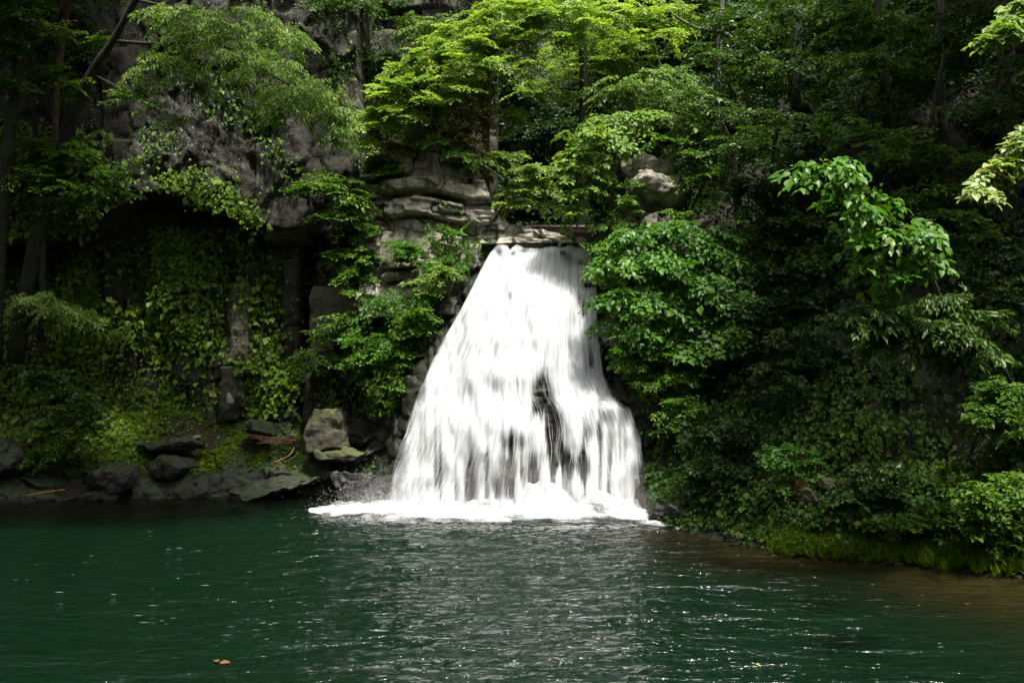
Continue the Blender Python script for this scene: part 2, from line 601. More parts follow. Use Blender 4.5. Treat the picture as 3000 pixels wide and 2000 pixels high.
def terrain(x, y):
    x = np.asarray(x, float)
    y = np.asarray(y, float)
    p3 = np.stack([x, y, 0 * x], -1)
    d = pool_sd(x, y) + 0.22 * fbm(p3 * 0.9, 3, 5)
    dp = np.maximum(d, 0)
    left = np.interp(dp, [0, 0.5, 2.2, 2.8, 4.5, 9, 30, 80], [0, 0.45, 2.0, 2.3, 9.0, 19, 30, 38])
    mid = np.interp(dp, [0, 1.2, 3.2, 12, 20, 60], [0, 2.0, 6.3, 6.6, 13, 52])
    right = np.interp(dp, [0, 0.5, 1.4, 4.5, 8, 14, 60], [0, 0.22, 1.1, 5.8, 9.5, 16, 58])
    front = np.interp(dp, [0, 1.0, 3, 10, 60], [0, 1.2, 1.75, 3, 26])
    wl = sstep(-2.6, -4.2, x)
    wr = sstep(2.6, 4.4, x) * sstep(60, 30, y)
    z = mid * (1 - wl) * (1 - wr) + left * wl + right * wr
    wf = sstep(9, 3, y)
    z = z * (1 - wf) + front * wf
    z = z + (0.12 + 0.02 * dp + 0.45 * wr * sstep(.8, 2.5, dp)) * fbm(p3 * 0.8, 4, 9) * sstep(0, 1.5, dp)
    # the bed: wide brown shallows along the right bank, deep elsewhere
    dn = np.maximum(-d, 0)
    bedr = np.interp(dn, [0, 0.3, 2.0, 3.6, 6], [0, -0.14, -0.55, -1.5, -2.8])
    bedl = np.interp(dn, [0, 0.4, 1.5, 4], [0, -0.15, -0.9, -2.6])
    wb = sstep(4.5, 7.5, x)
    bed = bedr * wb + bedl * (1 - wb) + 0.05 * fbm(p3 * 1.3, 3, 3)
    return np.where(d > 0, z, np.minimum(bed, -0.02))


gx = np.concatenate([np.arange(-90, -22, 4.0), np.arange(-22, 18, 0.22), np.arange(18, 91, 4.0)])
gy = np.concatenate([np.arange(-60, -2, 4.0), np.arange(-2, 34, 0.22), np.arange(34, 121, 3.0)])
GX, GY = np.meshgrid(gx, gy, indexing='ij')
GZ = terrain(GX, GY)
Vg = np.stack([GX, GY, GZ], -1).reshape(-1, 3)
Fg = grid_faces(len(gx), len(gy))
ground = tag(build('ground', Vg, Fg, M['soil']), 'dark forest soil of the gorge banks', kind='structure')
GEO['ground'] = (Vg, Fg)

# ------------------------------------------------------------------ pool water
wx = np.arange(-20, 13.6, 0.11)
wy = np.arange(1.8, 25.2, 0.095)
WX, WY = np.meshgrid(wx, wy, indexing='ij')
dep = np.maximum(-terrain(WX, WY), 0)
dist = np.hypot((WX - 0.5) * 0.75, (WY - 20.5))
chop = 0.35 + 1.3 * np.exp(-(WX - 0.3) ** 2 / 42) * np.exp(-np.maximum(20 - WY, 0) / 22)
p3 = np.stack([WX, WY, 0 * WX], -1)
wv = 0.034 * fbm(p3 * np.array([0.55, 1.5, 1]), 4, 21) + 0.010 * fbm(p3 * np.array([3.2, 6.5, 1]), 2, 25)
wv = wv * chop * (1 + 1.2 * np.exp(-dist / 3))
Vw = np.stack([WX, WY, wv], -1).reshape(-1, 3)
M['pool'] = mat_pool()
pool = build('pool_water', Vw, grid_faces(len(wx), len(wy)), M['pool'],
             attrs={'depth': dep.ravel(), 'chop': chop.ravel()})
tag(pool, 'dark green rippled pool below the waterfall', kind='structure')

# ------------------------------------------------------------------ rock walls
def blocks(x, z, w, t, seed, amp, warp=0.3):
    """Fractured wall relief: staggered beds of blocks."""
    q = np.stack([x * 0.4, z * 0.4, 0 * x + seed], -1)
    zz = z / t + warp * fbm(q, 3, seed)
    lay = np.floor(zz).astype(np.int64)
    off = hash2(lay, lay * 0 + 3, seed) * 7
    ww = w * (0.7 + 0.8 * hash2(lay, lay * 0 + 9, seed))
    xx = x / ww + off + warp * 0.6 * fbm(q * 1.3 + 9, 3, seed + 4)
    colm = np.floor(xx).astype(np.int64)
    h = hash2(lay, colm, seed + 1)
    fx, fz = xx - colm, zz - lay
    ex = np.minimum(fx, 1 - fx) * ww
    ez = np.minimum(fz, 1 - fz) * t
    joint = sstep(0.0, 0.07, np.minimum(ex, ez))
    return amp * (h - 0.5) - 0.10 * amp * (1 - joint) * 2, joint


def wall(name, x0, x1, zlo, zhi, Yf, nx, nz, mat, back=2.5, key=None, attrs=None, parent=None):
    """Closed rock wall facing the pool: zlo, zhi may be functions of x."""
    xs = np.linspace(x0, x1, nx)
    t = np.linspace(0, 1, nz)
    lo = zlo(xs) if callable(zlo) else np.full(nx, float(zlo))
    hi = zhi(xs) if callable(zhi) else np.full(nx, float(zhi))
    X = xs[:, None].repeat(nz, 1)
    Z = lo[:, None] + (hi - lo)[:, None] * t[None]
    Y = Yf(X, Z)
    V = np.stack([X, Y, Z], -1)
    # skirts going back on all four sides
    full = np.zeros((nx + 2, nz + 2, 3))
    full[1:-1, 1:-1] = V
    full[0, 1:-1] = V[0] + (0, back, 0)
    full[-1, 1:-1] = V[-1] + (0, back, 0)
    full[:, 0] = full[:, 1] + (0, back, 0.15)
    full[:, -1] = full[:, -2] + (0, back, 0)
    full[0, :, 1] = full[0, :, 1].max()
    V2 = full.reshape(-1, 3)
    F = grid_faces(nx + 2, nz + 2)
    if key:
        GEO[key] = (V.reshape(-1, 3), grid_faces(nx, nz))
    return build(name, V2, F, mat, parent=parent)


def lerp_tab(tab):
    a = np.array(tab, float)
    return lambda x: np.interp(x, a[:, 0], a[:, 1])


def Y_upper(x, z):
    q = np.stack([x, z, 0 * x], -1)
    b1, j1 = blocks(x, z, 2.8, 3.2, 31, 0.40, 0.7)
    b2, j2 = blocks(x, z, 0.9, 1.1, 37, 0.05, 1.2)
    y = 25.0 + 0.05 * np.maximum(z - 13, 0) + 0.25 * (x + 10) * 0.12
    return y - b1 - b2 + facets(q * np.array([1, .5, 1]), 1.2, 45, 0.26, 0.30) + facets(q * np.array([1, .6, 1]), 0.42, 46, 0.08, 0.12) + 0.08 * fbm(q * 0.55, 3, 41) + 0.03 * fbm(q * 3.2, 3, 43)


upper_lo = lerp_tab([(-18, 7.2), (-12.5, 7.4), (-11.6, 8.5), (-10.2, 8.75), (-9.6, 8.55), (-9.0, 8.25), (-8.4, 8.15),
                     (-8.0, 7.85), (-7.5, 7.75), (-6.6, 7.7), (-5.6, 7.55), (-4.6, 7.5)])
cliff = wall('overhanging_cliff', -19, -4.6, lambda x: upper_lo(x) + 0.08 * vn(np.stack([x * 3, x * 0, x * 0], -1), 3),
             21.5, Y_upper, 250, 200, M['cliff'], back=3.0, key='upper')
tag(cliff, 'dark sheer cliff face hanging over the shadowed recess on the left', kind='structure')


def Y_lower(x, z):
    q = np.stack([x, z, 0 * x], -1)
    b1, j1 = blocks(x, z, 0.9, 1.7, 51, 0.55, 0.25)
    b2, j2 = blocks(x, z, 0.5, 0.45, 53, 0.14, 0.5)
    y = 26.4 - b1 - b2 + 0.14 * fbm(q * 0.9, 4, 57) - 0.25 * sstep(3.0, 1.2, z)
    slot = sstep(0.28, 0.16, np.abs(x + 6.32)) * sstep(1.9, 2.3, z)
    slot2 = sstep(0.2, 0.1, np.abs(x + 8.95)) * sstep(4.4, 4.8, z)
    return y + 1.3 * slot + 0.9 * slot2


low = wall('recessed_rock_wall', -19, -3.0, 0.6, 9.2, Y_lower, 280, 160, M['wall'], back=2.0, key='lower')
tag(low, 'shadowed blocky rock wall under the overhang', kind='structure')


def Y_mid(x, z):
    q = np.stack([x, z, 0 * x], -1)
    b1, _ = blocks(x, z, 1.6, 1.1, 61, 0.5, 0.5)
    return 27.6 + 0.10 * (z - 9) - b1 + 0.35 * fbm(q * 0.5, 4, 63) + 0.06 * fbm(q * 2.4, 3, 64)


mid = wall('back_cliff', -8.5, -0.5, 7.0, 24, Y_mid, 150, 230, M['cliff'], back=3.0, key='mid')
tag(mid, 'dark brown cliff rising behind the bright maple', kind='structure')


def Y_ledge(x, z):
    """Thick beds with lips that catch the light, broken by upright joints."""
    q = np.stack([x, z, 0 * x], -1)
    zw = z + 0.09 * fbm(q * np.array([0.8, 0.3, 1]), 3, 70) + 0.10 * np.clip(x + 1.0, -2, 2.6)
    edges = np.array([4.6, 5.3, 5.9, 6.5, 7.02, 7.40, 7.82, 8.22, 8.40, 8.52, 8.95, 9.10, 9.6, 10.3, 11.6])
    lay = np.clip(np.searchsorted(edges, zw.ravel(), side='right') - 1, 0, len(edges) - 2).reshape(z.shape)
    t0, t1 = edges[lay], edges[lay + 1]
    fz = np.clip((zw - t0) / (t1 - t0), 0, 1)
    th = t1 - t0
    ww = 0.7 + 1.7 * hash2(lay, lay * 0 + 9, 71)
    xx = x / ww + 7 * hash2(lay, lay * 0 + 3, 72) + 0.25 * fbm(q * 1.7, 2, 74)
    cm = np.floor(xx).astype(np.int64)
    fx = xx - cm
    jt = sstep(0.0, 0.06, np.minimum(fx, 1 - fx) * ww)
    h = hash2(lay, cm, 76)
    out = 0.46 * (h - 0.5) + 0.24 * (hash2(lay, lay * 0 + 5, 77) - 0.5)
    out = out - 0.15 * (1 - jt)
    lip = 0.30 * np.clip(th, .1, .4) * fz ** 2.2 + 0.10 * sstep(0.12, 0.0, fz)
    crack = 0.55 * np.exp(-((zw - (8.46)) / 0.10) ** 2) * sstep(-4.3, -3.6, x) * sstep(-1.2, -1.8, x)
    back = 0.16 * np.maximum(z - 6.6, 0) + 0.45 * sstep(-2.2, -3.6, x) * sstep(8.6, 7.4, z) * 0
    return 24.80 + back - out + 0.45 * lip + crack + 0.12 * fbm(q * 1.1, 4, 75) + 0.03 * fbm(q * np.array([4, 8, 1]), 3, 79) + facets(q * np.array([1, 1.7, 1]), 0.62, 78, 0.18, 0.32)


ledge_top = lerp_tab([(-4.6, 9.4), (-4.0, 10.2), (-3.2, 10.9), (-1.8, 10.9), (-1.0, 9.6), (-0.66, 8.62), (-0.60, 8.36), (-0.52, 8.30), (-0.44, 8.12), (-0.26, 8.02), (-0.17, 7.90),
                      (-0.10, 7.80), (0.0, 7.81), (0.30, 7.76), (0.52, 7.74), (0.60, 7.66), (0.95, 7.58), (1.08, 7.52), (1.40, 7.47), (1.60, 7.36), (1.80, 7.2)])
led = wall('bedded_outcrop', -4.5, 1.78, lerp_tab([(-4.5, 5.0), (-1.3, 5.0), (-0.4, 6.9), (1.8, 6.95)]), ledge_top, Y_ledge, 330, 180,
           M['slab'], back=2.4, key='ledge')
tag(led, 'fractured pale bedded outcrop stepping down to the waterfall lip', kind='structure')

# low continuous rock ledge along the left waterline
ls = np.linspace(-16.5, -2.7, 330)
lt = np.linspace(0, 1, 70)
LX, LT = np.meshgrid(ls, lt, indexing='ij')
shore_y = np.interp(LX, [-16.5, -14, -9, -5, -3.7, -2.7], [20.8, 22.5, 23.55, 24.0, 23.6, 22.4])
prof_y = np.interp(LT, [0, .25, .55, .8, 1], [-.25, .05, .55, 1.2, 2.2])
prof_z = np.interp(LT, [0, .2, .5, .75, 1], [-.45, .15, .85, 1.25, 1.75])
hgt = 0.75 + 0.35 * vn(np.stack([LX * .6, 0 * LX, 0 * LX], -1), 301)
LP = np.stack([LX, shore_y + prof_y, prof_z * np.where(LT > .2, hgt, 1)], -1)
fr_ = facets(LP, 0.75, 303, 0.42, 0.55) + facets(LP, 0.26, 305, 0.08, 0.12) + 0.08 * fbm(LP * 1.4, 4, 307)
LP = LP + fr_[..., None] * np.array([0.05, -0.8, 0.55])
shore_ledge = build('shore_ledge', LP.reshape(-1, 3), grid_faces(len(ls), len(lt)), M['shore'])
tag(shore_ledge, 'low dark fractured rock ledge along the left waterline', kind='structure')
GEO['shoreledge'] = (LP.reshape(-1, 3), grid_faces(len(ls), len(lt)))

# ------------------------------------------------------------------ waterfall rock and falling water
WPY = np.array([712, 740, 780, 830, 900, 1000, 1100, 1160, 1200, 1260, 1300, 1400, 1450, 1500, 1535], float)
WL = np.array([1462, 1440, 1418, 1394, 1358, 1300, 1248, 1222, 1204, 1184, 1166, 1126, 1106, 1078, 1066], float)
WR = np.array([1724, 1730, 1740, 1744, 1742, 1750, 1766, 1796, 1848, 1872, 1880, 1894, 1902, 1912, 1916], float)
WY_ = np.array([24.7, 24.35, 24.05, 23.75, 23.35, 22.85, 22.5, 22.3, 22.1, 21.8, 21.65, 21.35, 21.25, 21.15, 21.1], float)


def falls_pt(u, py, off=0.0, rough=0.0, seed=0):
    L = np.interp(py, WPY, WL)
    Rr = np.interp(py, WPY, WR)
    px = L + (Rr - L) * u
    Y = np.interp(py, WPY, WY_)
    uc = np.clip(u, -0.1, 1.1)
    Y = Y - 0.55 * np.sin(np.pi * np.clip(uc, 0, 1)) * sstep(712, 900, py)
    Y = Y - 0.55 * np.exp(-((px - 1800) / 75) ** 2) * sstep(1120, 1200, py)
    Y = Y - 0.35 * np.exp(-((px - 1480) / 110) ** 2) * sstep(1010, 1120, py) * sstep(1300, 1180, py)
    q = np.stack([px / 100.0, py / 260.0, 0 * px], -1)
    Y = Y + rough * fbm(q * 1.6, 3, seed)
    return Pv(px, py, Y + off), px


# rock under the water, carried on to both sides
uu = np.linspace(-1.35, 1.9, 200)
vv = np.linspace(716, 1600, 150)
UU, VV = np.meshgrid(uu, vv, indexing='ij')
uc = np.clip(UU, 0, 1)
base, px0 = falls_pt(uc, VV, 0.42, 0.26, 92)
sc = 260 / 100.0
ext = (UU - uc)
base[..., 0] += ext * 2.7
base[..., 1] += np.where(ext < 0, -ext * 2.1, 0) + np.where(ext > 0, -ext * 0.5, 0) * sstep(700, 1500, VV)
base[..., 1] += 1.5 * sstep(0.0, -0.25, ext) * sstep(3.6, 1.8, base[..., 2])
bb, _ = blocks(base[..., 0], base[..., 2], 0.8, 0.6, 83, 0.40, 1.1)
bb2, _ = blocks(base[..., 0], base[..., 2], 0.35, 0.25, 85, 0.10, 1.0)
base[..., 1] -= bb + bb2
base[..., 1] += 0.12 * fbm(base * 0.9, 4, 87) + facets(base * np.array([1, .3, .8]), 0.7, 88, 0.35, 0.4)
Vr = base.reshape(-1, 3)
Fr = grid_faces(len(uu), len(vv), flip=True)
wrock = build('waterfall_rock', Vr, Fr, M['wet'])
tag(wrock, 'black wet rock step behind and beside the falling water', kind='structure')
GEO['fallrock'] = (Vr, Fr)

GAPS = [(1588, 1130, 28, 70, .70), (1622, 1250, 26, 75, .66), (1632, 1340, 18, 45, .5), (1575, 1190, 16, 40, .5), (1695, 1365, 40, 50, .62),
        (1735, 1262, 26, 40, .45), (1452, 1130, 18, 36, .5), (1492, 1375, 50, 55, .55), (1455, 1445, 30, 40, .5),
        (1500, 1290, 45, 30, .42), (1560, 1400, 20, 60, .5), (1711, 905, 14, 40, .85), (1696, 875, 9, 22, .5), (1725, 836, 20, 10, .95),
        (1732, 1050, 13, 60, .7), (1662, 757, 18, 24, .6), (1648, 738, 12, 12, .4), (1495, 865, 8, 15, .6), (1705, 770, 30, 12, .5),
        (1345, 1160, 14, 60, .38), (1290, 1400, 30, 60, .30), (1380, 1400, 18, 70, .32), (1735, 1488, 42, 22, .75), (1500, 742, 30, 12, .4),
        (1460, 745, 14, 22, .5), (1550, 735, 40, 8, .4), (1800, 1330, 25, 60, .3), (1680, 940, 10, 40, .4), (1560, 1010, 14, 20, .25), (1240, 1330, 20, 70, .25)]


def falls_density(px, py, u):
    d = np.ones_like(px)
    for gx_, gy_, sx, sy, s in GAPS:
        d = d - 0.82 * s * np.exp(-((px - gx_) / sx) ** 2 - ((py - gy_) / sy) ** 2)
    low = sstep(880, 1420, py)
    d = d - 0.27 * low * (1 + 1.15 * fbm(np.stack([px / 15.0, py / 300.0, 0 * px], -1), 3, 401)) - 0.06
    d = d * sstep(-6, 10, py - 718 - 9 * fbm(np.stack([px / 22.0, 0 * px, 0 * px], -1), 3, 405))
    d = d - 0.16 * sstep(800, 735, py) * (0.6 + fbm(np.stack([px / 16.0, py / 22.0, 0 * px], -1), 3, 403))
    wl_ = 0.03 + 0.10 * low
    wr_ = 0.03 + 0.06 * low
    e = sstep(-0.03, wl_, u) * sstep(1.03, 1.0 - wr_, u)
    e2 = 0.35 + 0.65 * e
    return np.clip(d, 0, 1) * np.where(e < 0.02, 0.0, e2 * sstep(0, 0.25, e))


falls = empty('waterfall', P(1500, 1500, 20.4), 'broad white waterfall dropping over a rock step into the pool', 'waterfall')
M['sheet_a'] = mat_whitewater('white_falling_water', 6.0, 0.60, 0.96, 2.8, 0.0)
M['sheet_b'] = mat_whitewater('white_falling_water_veil', 11.0, 0.5, 1.10, 2.8, 5.3)
M['sheet_c'] = mat_whitewater('white_spray_veil', 4.0, 0.8, 0.86, 0.9, 9.1)
for nm, off, mt, sd, k in (('water_sheet', 0.16, 'sheet_a', 91, 1.0), ('water_sheet', 0.0, 'sheet_b', 92, 1.0), ('spray_veil', -0.2, 'sheet_c', 93, 1.0)):
    u = np.linspace(-0.05, 1.04, 170)
    v = np.linspace(714, 1545, 200)
    U, Vp = np.meshgrid(u, v, indexing='ij')
    pts, px = falls_pt(U, Vp, off, 0.26, 92)
    pts[..., 1] += 0.05 * fbm(np.stack([px / 30.0, Vp / 170.0, 0 * U + sd], -1), 3, sd) * sstep(720, 820, Vp)
    st = fbm(np.stack([U * 42, Vp / 160.0, 0 * U + sd], -1), 3, sd)
    pts[..., 1] += 0.03 * st * sstep(720, 800, Vp)
    den = falls_density(px, Vp, U)
    flow = np.stack([U * 5.2, (Vp - 700) / 100.0], -1).reshape(-1, 2)
    build(nm, pts.reshape(-1, 3), grid_faces(len(u), len(v), flip=True), M[mt], parent=falls,
          attrs={'cover_amount': den.ravel()}, uv=flow)

# loose strands of water in front of the sheets
def strands(n, seed, lo=720, hi=1500, wmin=.003, wmax=.009, front=(-0.35, 0.1)):
    r = np.random.default_rng(seed)
    u = r.uniform(0.05, 0.98, n)
    py = lo + (hi - lo) * r.uniform(0, 1, n) ** 0.7
    ln = r.uniform(40, 170, n)
    _, px = falls_pt(u, py)
    den = falls_density(px, py + ln * 0.4, u)
    keep = r.uniform(0, 1, n) < (0.15 + 0.85 * den)
    u, py, ln = u[keep], py[keep], ln[keep]
    n = len(u)
    k = 7
    t = np.linspace(0, 1, k)[None]
    pyy = np.minimum(py[:, None] + ln[:, None] * t, 1530)
    off = r.uniform(*front, n)[:, None] + 0 * t
    uj = u[:, None] + 0.012 * vn(np.stack([pyy / 60, u[:, None] * 50 + 0 * t, 0 * pyy], -1), seed)
    c, _ = falls_pt(uj, pyy, off, 0.26, 92)
    w = r.uniform(wmin, wmax, n)[:, None] * np.sin(np.pi * np.clip(t, 0.04, 0.96)) ** 0.7
    a = c.copy()
    a[..., 0] -= w
    bq = c.copy()
    bq[..., 0] += w
    c[..., 1] -= w * 0.8
    V = np.stack([a, c, bq], 2).reshape(-1, 3)
    i = (np.arange(n)[:, None] * k + np.arange(k - 1)[None]).ravel() * 3
    F = np.concatenate([np.stack([i, i + 1, i + 4, i + 3], 1), np.stack([i + 1, i + 2, i + 5, i + 4], 1)])
    return V, F


def mat_strand():
    m, nt, out = new_mat('white_water_strand')
    b = NB(nt)
    di = b.n('ShaderNodeBsdfDiffuse')
    di.inputs['Color'].default_value = (0.92, 0.93, 0.94, 1)
    tl = b.n('ShaderNodeBsdfTranslucent')
    tl.inputs['Color'].default_value = (0.92, 0.93, 0.94, 1)
    mx = b.n('ShaderNodeMixShader')
    mx.inputs[0].default_value = 0.5
    nt.links.new(di.outputs[0], mx.inputs[1])
    nt.links.new(tl.outputs[0], mx.inputs[2])
    tp = b.n('ShaderNodeBsdfTransparent')
    m2 = b.n('ShaderNodeMixShader')
    m2.inputs[0].default_value = 0.32
    nt.links.new(tp.outputs[0], m2.inputs[1])
    nt.links.new(mx.outputs[0], m2.inputs[2])
    nt.links.new(m2.outputs[0], out.inputs[0])
    return m


M['strand'] = mat_strand()
Vs, Fs = strands(1800, 5, wmin=.002, wmax=.007)
tag(build('water_strands', Vs, Fs, M['strand'], parent=falls), kind='stuff')

# foam apron where the water lands
fx = np.linspace(905, 1990, 260)
ft = np.linspace(0, 1, 70)
FX, FT = np.meshgrid(fx, ft, indexing='ij')
back_py = np.interp(FX, [905, 1000, 1090, 1300, 1700, 1900, 1990], [1488, 1468, 1440, 1452, 1462, 1478, 1535])
front_py = np.interp(FX, [905, 960, 1100, 1300, 1500, 1700, 1850, 1930, 1990], [1494, 1506, 1517, 1530, 1537, 1536, 1533, 1540, 1543])
front_py = front_py + 11 + 8 * fbm(np.stack([FX / 40, 0 * FX, 0 * FX], -1), 3, 7)
# positions on the water plane
Yb = np.interp(FX, [905, 1000, 1090, 1300, 1700, 1900, 1990], [21.3, 21.5, 21.4, 21.0, 20.9, 20.7, 19.3])
Yfz = CAM_H * FPX / (front_py - 1080)
YY = Yb + (Yfz - Yb) * FT
XX = (FX - 1500) / FPX * YY
env = np.sin(np.pi * np.clip((FX - 905) / (1990 - 905), 0, 1)) ** 0.6
q = np.stack([XX, YY, 0 * XX], -1)
hz = (1 - FT) ** 1.4 * (0.34 + 0.22 * np.exp(-((FX - 1150) / 90) ** 2)) * env * (0.8 + 0.28 * fbm(q * 1.6, 4, 13))
mound = 0.48 * np.exp(-((FX - 1590) / 75) ** 2 - ((FT - 0.12) / 0.25) ** 2) + 0.36 * np.exp(-((FX - 1740) / 80) ** 2 - ((FT - 0.2) / 0.25) ** 2) \
    + 0.22 * np.exp(-((FX - 1850) / 50) ** 2 - ((FT - 0.1) / 0.3) ** 2)
hz = hz + mound * (0.8 + 0.35 * fbm(q * 2.5, 3, 15))
ZZ = 0.03 + np.maximum(hz, 0) + 0.05 * fbm(q * 5, 3, 17) * (1 - FT)
fden = 1.2 - 1.12 * sstep(0.32, 1.0, FT) + 0.34 * fbm(q * np.array([1.4, 3.6, 1]), 4, 19) - 0.62 * sstep(0.38, 0.0, FT) - 0.55 * (1 - sstep(0, 0.12, env)) - 0.5 * np.exp(-((FX - 1735) / 45) ** 2 - ((FT - 0.3) / 0.25) ** 2)
fden[:, -1] = 0
fden[0] = fden[-1] = 0
M['foam'] = mat_whitewater('churned_foam', 9.0, 3.0, 0.95, 1.5, 0, use_flow=False)
build('foam', np.stack([XX, YY, ZZ], -1).reshape(-1, 3), grid_faces(len(fx), len(ft), flip=True), M['foam'], parent=falls,
      attrs={'cover_amount': np.clip(fden, 0, 1).ravel()})
# droplets thrown up round the foot and along the edges
r_ = np.random.default_rng(77)
nd = 15000
dpx = np.where(r_.uniform(size=nd) < .3, r_.normal(1085, 70, nd), r_.uniform(1060, 1935, nd))
dY = r_.uniform(19.2, 21.0, nd)
dz = np.abs(r_.normal(0, .22, nd)) * np.exp(-((dpx - 1120) / 260) ** 2) + r_.exponential(.20, nd) * sstep(19.3, 20.2, dY) + .02
dc = np.stack([(dpx - 1500) / FPX * dY, dY, dz], -1)
ds = r_.uniform(.002, .009, nd)
OV = np.array([(1, 0, 0), (-1, 0, 0), (0, 1, 0), (0, -1, 0), (0, 0, 1.3), (0, 0, -1.3)], float)
OF = np.array([(0, 2, 4), (2, 1, 4), (1, 3, 4), (3, 0, 4), (2, 0, 5), (1, 2, 5), (3, 1, 5), (0, 3, 5)])
tag(build('droplets', (dc[:, None] + ds[:, None, None] * OV[None]).reshape(-1, 3), ((np.arange(nd) * 6)[:, None, None] + OF[None]).reshape(-1, 3), M['strand'], parent=falls), kind='stuff')
# bubbles and flecks of foam drifting on the pool
nf = 150
cl = r_.uniform((-9, 8.5), (6, 19), (60, 2))
ci = r_.integers(0, 60, nf)
fp = cl[ci] + r_.normal(0, .55, (nf, 2)) * np.array([1.6, .7])
fs = r_.uniform(.005, .019, nf)
FV = np.array([(1, 0, 0), (.4, .5, .02), (-.5, .4, 0), (-1, -.1, 0), (-.3, -.5, 0), (.5, -.4, 0), (0, 0, .35)], float)
FF = np.array([(0, 1, 6), (1, 2, 6), (2, 3, 6), (3, 4, 6), (4, 5, 6), (5, 0, 6)])
n2f = 900
fx2 = r_.uniform(940, 1960, n2f)
fy2 = np.interp(fx2, [905, 960, 1100, 1300, 1500, 1700, 1850, 1960], [1494, 1506, 1517, 1530, 1537, 1536, 1533, 1540]) + 4 + np.abs(r_.normal(0, 11, n2f))
Y2 = CAM_H * FPX / (fy2 - 1080)
fp = np.concatenate([fp, np.stack([(fx2 - 1500) / FPX * Y2, Y2], -1)])
fs = np.concatenate([fs, r_.uniform(.006, .022, n2f)])
nf = len(fs)
wz_ = 0.035 + 0 * fs
fc = np.stack([fp[:, 0], fp[:, 1], wz_], -1)
st_ = np.stack([fs * r_.uniform(1.5, 6, nf), fs, fs * .6], -1)
ok_ = pool_sd(fp[:, 0], fp[:, 1]) < -.3
fc, st_ = fc[ok_], st_[ok_]
tag(build('foam_flecks', (fc[:, None] + st_[:, None] * FV[None]).reshape(-1, 3), ((np.arange(len(fc)) * 7)[:, None, None] + FF[None]).reshape(-1, 3), M['strand']),
    'white bubbles and foam flecks drifting on the dark pool', kind='stuff')
# drifting spray at the foot
mn_u, mn_v = 72, 36
mu = np.linspace(0, 2 * math.pi, mn_u, endpoint=False)
mv = np.linspace(0.02, math.pi - 0.02, mn_v)
MU, MV = np.meshgrid(mu, mv, indexing='ij')
mp = np.stack([np.cos(MU) * np.sin(MV), np.sin(MU) * np.sin(MV), np.cos(MV)], -1)
mr = 1 + 0.28 * fbm(mp * 2.2, 3, 61)
mpt = mp * mr[..., None] * np.array([3.1, 0.8, 1.0]) + np.array([-0.25, 20.2, 0.4])
mi = (np.arange(mn_u)[:, None] * mn_v + np.arange(mn_v - 1)[None]).ravel()
mj = ((np.arange(mn_u)[:, None] + 1) % mn_u * mn_v + np.arange(mn_v - 1)[None]).ravel()
mq = np.stack([mi, mi + 1, mj + 1, mj], 1)
caps = [np.array([(np.arange(mn_u) * mn_v)[k], (np.arange(mn_u) * mn_v)[(k + 1) % mn_u], mn_u * mn_v]) for k in range(mn_u)]
caps += [np.array([((k + 1) % mn_u) * mn_v + mn_v - 1, k * mn_v + mn_v - 1, mn_u * mn_v + 1]) for k in range(mn_u)]
mV = np.concatenate([mpt.reshape(-1, 3), mpt[:, 0].mean(0)[None], mpt[:, -1].mean(0)[None]])
mm_, mnt, mout = new_mat('drifting_spray')
pv = mnt.nodes.new('ShaderNodeVolumePrincipled')
pv.inputs['Color'].default_value = (0.97, 0.98, 1.0, 1)
pv.inputs['Density'].default_value = 0.13
mnt.links.new(pv.outputs[0], mout.inputs['Volume'])
tag(build('spray_mist', mV, [mq, np.array(caps)], mm_, parent=falls), kind='stuff')
print('stage water done')
# ------------------------------------------------------------------ loose rocks
def rock_geo(size, seed, n=18, cuts=12, rough=0.05, beds=0.0, power=5.0):
    """Angular stone: superellipsoid cut by random planes, with fine relief."""
    r = np.random.default_rng(seed)
    idx = -np.ones((n + 1,) * 3, int)
    I = np.stack(np.meshgrid(*[np.arange(n + 1)] * 3, indexing='ij'), -1)
    surf = ((I == 0) | (I == n)).any(-1)
    idx[surf] = np.arange(surf.sum())
    p = I[surf] / n * 2 - 1
    Fs = []
    for ax in range(3):
        for side in (0, n):
            sl = [slice(None)] * 3
            sl[ax] = side
            g = idx[tuple(sl)]
            qd = np.stack([g[:-1, :-1], g[1:, :-1], g[1:, 1:], g[:-1, 1:]], -1).reshape(-1, 4)
            if (side == 0) != (ax == 1):
                qd = qd[:, ::-1]
            Fs.append(qd)
    F = np.concatenate(Fs)
    m = (np.abs(p) ** power).sum(-1, keepdims=True) ** (1 / power)
    p = p / m
    for k in range(cuts):
        nn = nrm(r.normal(size=3) * np.array([1, 1, 0.8]))
        o = r.uniform(0.62, 0.95)
        ex = np.maximum(p @ nn - o, 0)
        p = p - ex[:, None] * nn
    s = np.asarray(size, float) / 2
    V = p * s
    d = nrm(p / s)
    mean = float(np.mean(s))
    if beds:
        lay = np.floor(V[:, 2] / (beds) + 0.4 * fbm(V * 1.5 / mean + seed, 2, seed)).astype(np.int64)
        V[:, :2] *= (1 - 0.12 * hash2(lay, lay * 0, seed))[:, None]
    V = V + d * (mean * rough * fbm(V * 2.2 / mean + seed, 4, seed) + facets(V + seed, mean * .55, seed, mean * .10, mean * .16))[:, None] * 1.2
    return V, F


